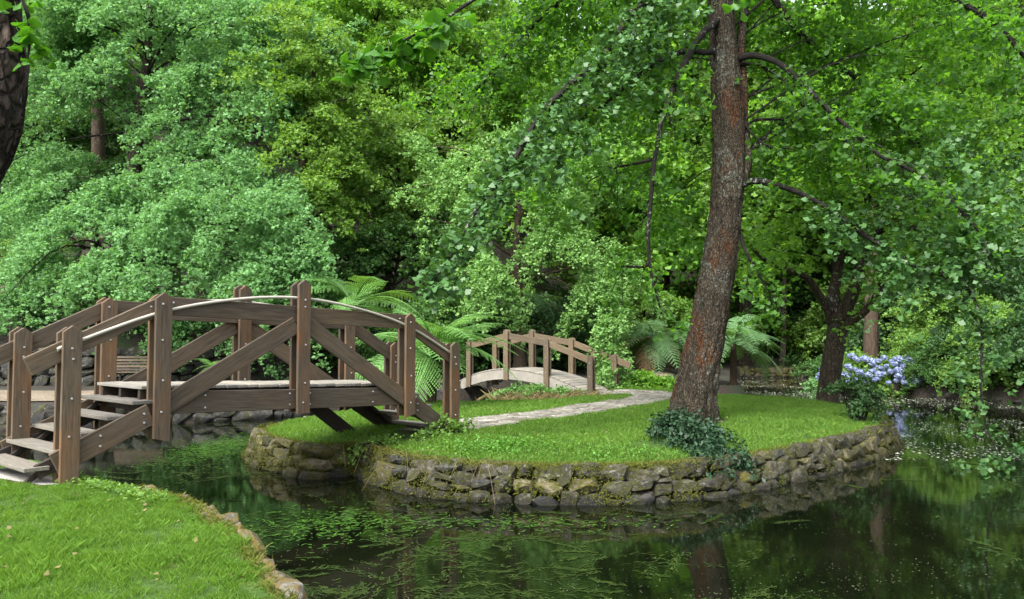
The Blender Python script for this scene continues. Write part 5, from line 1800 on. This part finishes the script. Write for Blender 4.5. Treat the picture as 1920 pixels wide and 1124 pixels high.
# straw hanging over the wall by the bridge
pts_ = []
for k in range(26):
    x = rg.uniform(-2.9, -.2); yy = np.interp(x, IS[:130, 0], IS[:130, 1]) if False else IS[np.argmin(np.abs(IS[:, 0] - x) + (IS[:, 1] > 15) * 9)][1]
    a = np.array([x, yy + .25, ISL + .02]); d = np.array([rg.normal(0, .3), -.3 - rg.random() * .25, -rg.uniform(.05, .6)])
    pts_.append(tube_vf(spline([a, a + d * .5 + np.array([0, 0, .12]), a + d], 6), np.linspace(.004, .002, 6), 4))
V, F = join_vf(pts_)
tag(obj("straw", np_mesh("straw", V, F, LF['dry'])), "dry straw stems hanging over the wall near the bridge steps", kind='stuff')


def flat_strips(rng, C, ang, L, W, z):
    n = len(C)
    d = np.c_[np.cos(ang), np.sin(ang)]
    s = np.c_[-d[:, 1], d[:, 0]]
    bend = rng.normal(0, .25, n)[:, None] * L[:, None]
    pts = [C - d * L[:, None] / 2, C + s * bend * .3, C + d * L[:, None] / 2]
    V = np.empty((n, 6, 3))
    for k, q in enumerate(pts):
        w = W[:, None] * (1.0 if k == 1 else .45)
        V[:, k * 2, :2] = q - s * w; V[:, k * 2 + 1, :2] = q + s * w
    V[:, :, 2] = z + rng.uniform(0, .006, (n, 1)) + .002
    i = np.arange(n)[:, None] * 6
    F = np.vstack([i + np.array([[0, 1, 3, 2]]), i + np.array([[2, 3, 5, 4]])])
    return V.reshape(-1, 3), F


def on_water(p):
    return (~inside(p, IS)) & (~inside(p, ND)) & (land_d(p) < -.05)


# streaming water weed, in clumps
nc = 2600
c0 = np.c_[rg.uniform(-9, 9, nc), 5 + 17 * rg.random(nc) ** 1.6]
c0 = c0[on_water(c0)]
q3 = np.c_[c0, np.zeros(len(c0))]
dn = noise(q3 * np.array([.5, 1.1, 1]), .75, 81) + .5 * noise(q3, 2.5, 82)
near = np.exp(-((c0[:, 0] + .6) ** 2 / 4.4 + (c0[:, 1] - 7.0) ** 2 / 4.5)) * .9 + np.exp(-((c0[:, 0] + 5.6) ** 2 / 3 + (c0[:, 1] - 13.5) ** 2 / 8)) * .75
c0 = c0[rg.random(len(c0)) < np.clip(.14 + .4 * dn + near * .75 - .12 * sstep(1.5, 5, c0[:, 0]), 0.03, .95)]
ca = rg.normal(.25, .7, len(c0)); cl = rg.uniform(.15, .55, len(c0))
ns_ = rg.integers(14, 60, len(c0))
i = np.repeat(np.arange(len(c0)), ns_)
t = rg.uniform(-1, 1, len(i)); w_ = rg.normal(0, .16, len(i))
cu = rg.normal(0, .5, len(c0))[i]
ax_ = np.c_[np.cos(ca), np.sin(ca)][i]; px_ = np.c_[-ax_[:, 1], ax_[:, 0]]
p = c0[i] + ax_ * (t * cl[i])[:, None] + px_ * ((w_ * .5 + cu * t * t * .5) * cl[i])[:, None]
ok = on_water(p); p = p[ok]; i = i[ok]
V, F = flat_strips(rg, p, ca[i] + rg.normal(0, .55, len(p)), rg.uniform(.03, .13, len(p)), rg.uniform(.003, .010, len(p)), WATER)
tag(obj("water_weed", np_mesh("water_weed", V, F, LF['weed'])), "olive strands of water weed streaming at the pond's surface", kind='stuff')
n = 5200
p = np.vstack([np.c_[rg.normal(-6.0, .5, n // 2), rg.normal(16.5, 1.1, n // 2)], np.c_[rg.normal(-2.3, .6, n // 9), rg.normal(9.6, .5, n // 9)], np.c_[rg.normal(-.4, 1.2, n // 12), rg.normal(9.7, .2, n // 12)]])
p = p[on_water(p)]
V, F = flat_strips(rg, p, rg.normal(.2, .9, len(p)), rg.uniform(.03, .10, len(p)), rg.uniform(.006, .016, len(p)), WATER + .004)
tag(obj("pond_algae", np_mesh("pond_algae", V, F, LF['algae'])), "bright green algae patches floating by the bridge", kind='stuff')
# specks of petals and leaves on the water
n = 90000
p = np.c_[rg.uniform(-11, 17, n), 5.5 + 38 * rg.random(n) ** 1.3]
p = p[on_water(p)]
p3 = np.c_[rg.uniform(-4, 8, 90000), rg.uniform(5.5, 14, 90000)]
p3 = p3[on_water(p3)]
d3 = noise(np.c_[p3 * np.array([.5, 1.4]), np.zeros(len(p3))], 1.0, 98) * .6 + noise(np.c_[p3 * np.array([.6, 1.3]), np.zeros(len(p3))], 3.2, 99) * .5
p3 = p3[rg.random(len(p3)) < np.clip(-.02 + 1.1 * d3, .01, .9)]
p = np.vstack([p, p3])
p2 = np.c_[rg.uniform(3, 17, 60000), rg.uniform(13, 43, 60000)]
p = np.vstack([p, p2[on_water(p2)]])
q3 = np.c_[p, np.zeros(len(p))]
dn = noise(q3 * np.array([.6, 1, 1]), .5, 91) + .6 * noise(q3, 1.9, 92)
far = sstep(13, 20, p[:, 1]) * .5
keep = rg.random(len(p)) < np.clip(.10 + .28 * dn + far + .35 * np.exp(-((p[:, 0] + 5.4) ** 2 / 4 + (p[:, 1] - 13) ** 2 / 9)), .015, .9)
p = p[keep]
V, F = leaves_vf(np.c_[p, np.full(len(p), WATER + .008)], np.array([0, 0, 1.0]) + rg.normal(0, .04, (len(p), 3)), rg.normal(0, 1, (len(p), 3)) * np.array([1, 1, 0]), rg.uniform(.005, .018, len(p)) * (1 + sstep(14, 30, p[:, 1])), .5, .02)
tag(obj("floating_leaves", np_mesh("floating_leaves", V, F, LF['speck'])), "pale fallen leaves and petals scattered over the water", kind='stuff')

# moss creeping over the wall, thick on the bank's mossy ends
n = 130000
k = rg.integers(0, len(IS) - 1, n)
k = k[IS[k][:, 1] < 19]
q = IS[k]; f = rg.random(len(k))
inw = unit(ISL_C - q)
keep = rg.random(len(k)) < np.where(q[:, 0] < -3.4, .9, np.where(q[:, 0] > 6.6, .7, .24 + .4 * (f > .82) + .2 * (f < .3))) * np.clip(.55 + 1.3 * noise(np.c_[q, f * .7], 3.2, 95), 0, 1)
q, f, inw = q[keep], f[keep], inw[keep]
p = np.c_[q - inw * (.13 - f[:, None] * .27) + rg.normal(0, .025, q.shape), WATER + .02 + f * (ISL - WATER)]
V, F = leaves_vf(p, np.c_[-inw, np.full(len(p), .6)] + rg.normal(0, .5, (len(p), 3)), rg.normal(0, 1, (len(p), 3)) + np.array([0, 0, -.4]), rg.uniform(.010, .026, len(p)), .5, .1)
tag(obj("moss", np_mesh("moss", V, F, LF['cushion'])), "yellow-green moss creeping over the island's stone edge", kind='stuff')
# mossy fringe of the near lawn
k = rg.integers(0, len(edl) - 1, 1500)
p = edl[k] + rg.normal(0, .03, (1500, 2)) - np.abs(rg.normal(0, .07, (1500, 1))) * np.array([.83, .56])
V, F = grass_vf(rg, np.c_[p, np.full(len(p), -.045)], .05, .004, .8)
tag(obj("grass_fringe", np_mesh("grass_fringe", V, F, LF['moss'])), "yellowish mossy fringe along the near lawn's stone edge", kind='stuff')
# a few fallen leaves on the lawns
p = np.vstack([np.c_[rg.uniform(-6, -1.6, 90), rg.uniform(5, 8.8, 90)], np.c_[rg.uniform(-1, 8, 260), rg.uniform(11.5, 20, 260)]])
a_ = inside(p, ND); b_ = inside(p, IST)
z = np.where(a_, near_z(p) + .05, isl_z(p) + .055)
ok = a_ | b_
V, F = leaves_vf(np.c_[p, z][ok], np.array([0, 0, 1.0]) + rg.normal(0, .4, (ok.sum(), 3)), rg.normal(0, 1, (ok.sum(), 3)), rg.uniform(.025, .05, ok.sum()), .5, .1)
tag(obj("fallen_leaves", np_mesh("fallen_leaves", V, F, LF['dry'])), "few dry leaves lying on the lawns", kind='stuff')

# drifts of petals on the open pond behind the island
n = 70000
p = np.c_[rg.uniform(3, 20, n), rg.uniform(14.5, 43, n)]
p = p[on_water(p)]
dn = noise(np.c_[p * np.array([.35, .9]), np.zeros(len(p))], .8, 96) * .6 + noise(np.c_[p, np.zeros(len(p))], 2.6, 97) * .4
p = p[rg.random(len(p)) < np.clip(.20 + .9 * dn, .01, .9)]
V, F = leaves_vf(np.c_[p, np.full(len(p), WATER + .012)], np.array([0, 0, 1.0]) + rg.normal(0, .12, (len(p), 3)), rg.normal(0, 1, (len(p), 3)) * np.array([1, 1, 0]), rg.uniform(.025, .075, len(p)), .5, .12)
tag(obj("petals", np_mesh("petals", V, F, LF['petal'])), "drifts of pale petals floating on the open pond beside the hydrangea", kind='stuff')

# broad-leaved weeds at the back edge of the near lawn
n = 1100
p = np.c_[rg.uniform(-5.2, -3.6, n), 0 * rg.random(n)]
p[:, 1] = np.interp(p[:, 0], [-5.2, -4.4, -3.6], [9.25, 8.7, 8.1]) + rg.normal(0, .14, n)
p = p[inside(p, ND)]
V, F = leaves_vf(np.c_[p, near_z(p) + rg.uniform(.03, .10, len(p))], np.array([0, 0, 1]) + rg.normal(0, .4, (len(p), 3)), rg.normal(0, 1, (len(p), 3)), rg.uniform(.025, .055, len(p)), .5, .1)
tag(obj("weeds", np_mesh("weeds", V, F, LF['olive'])), "broad-leaved weeds along the near lawn's edge below the bridge steps", kind='stuff')
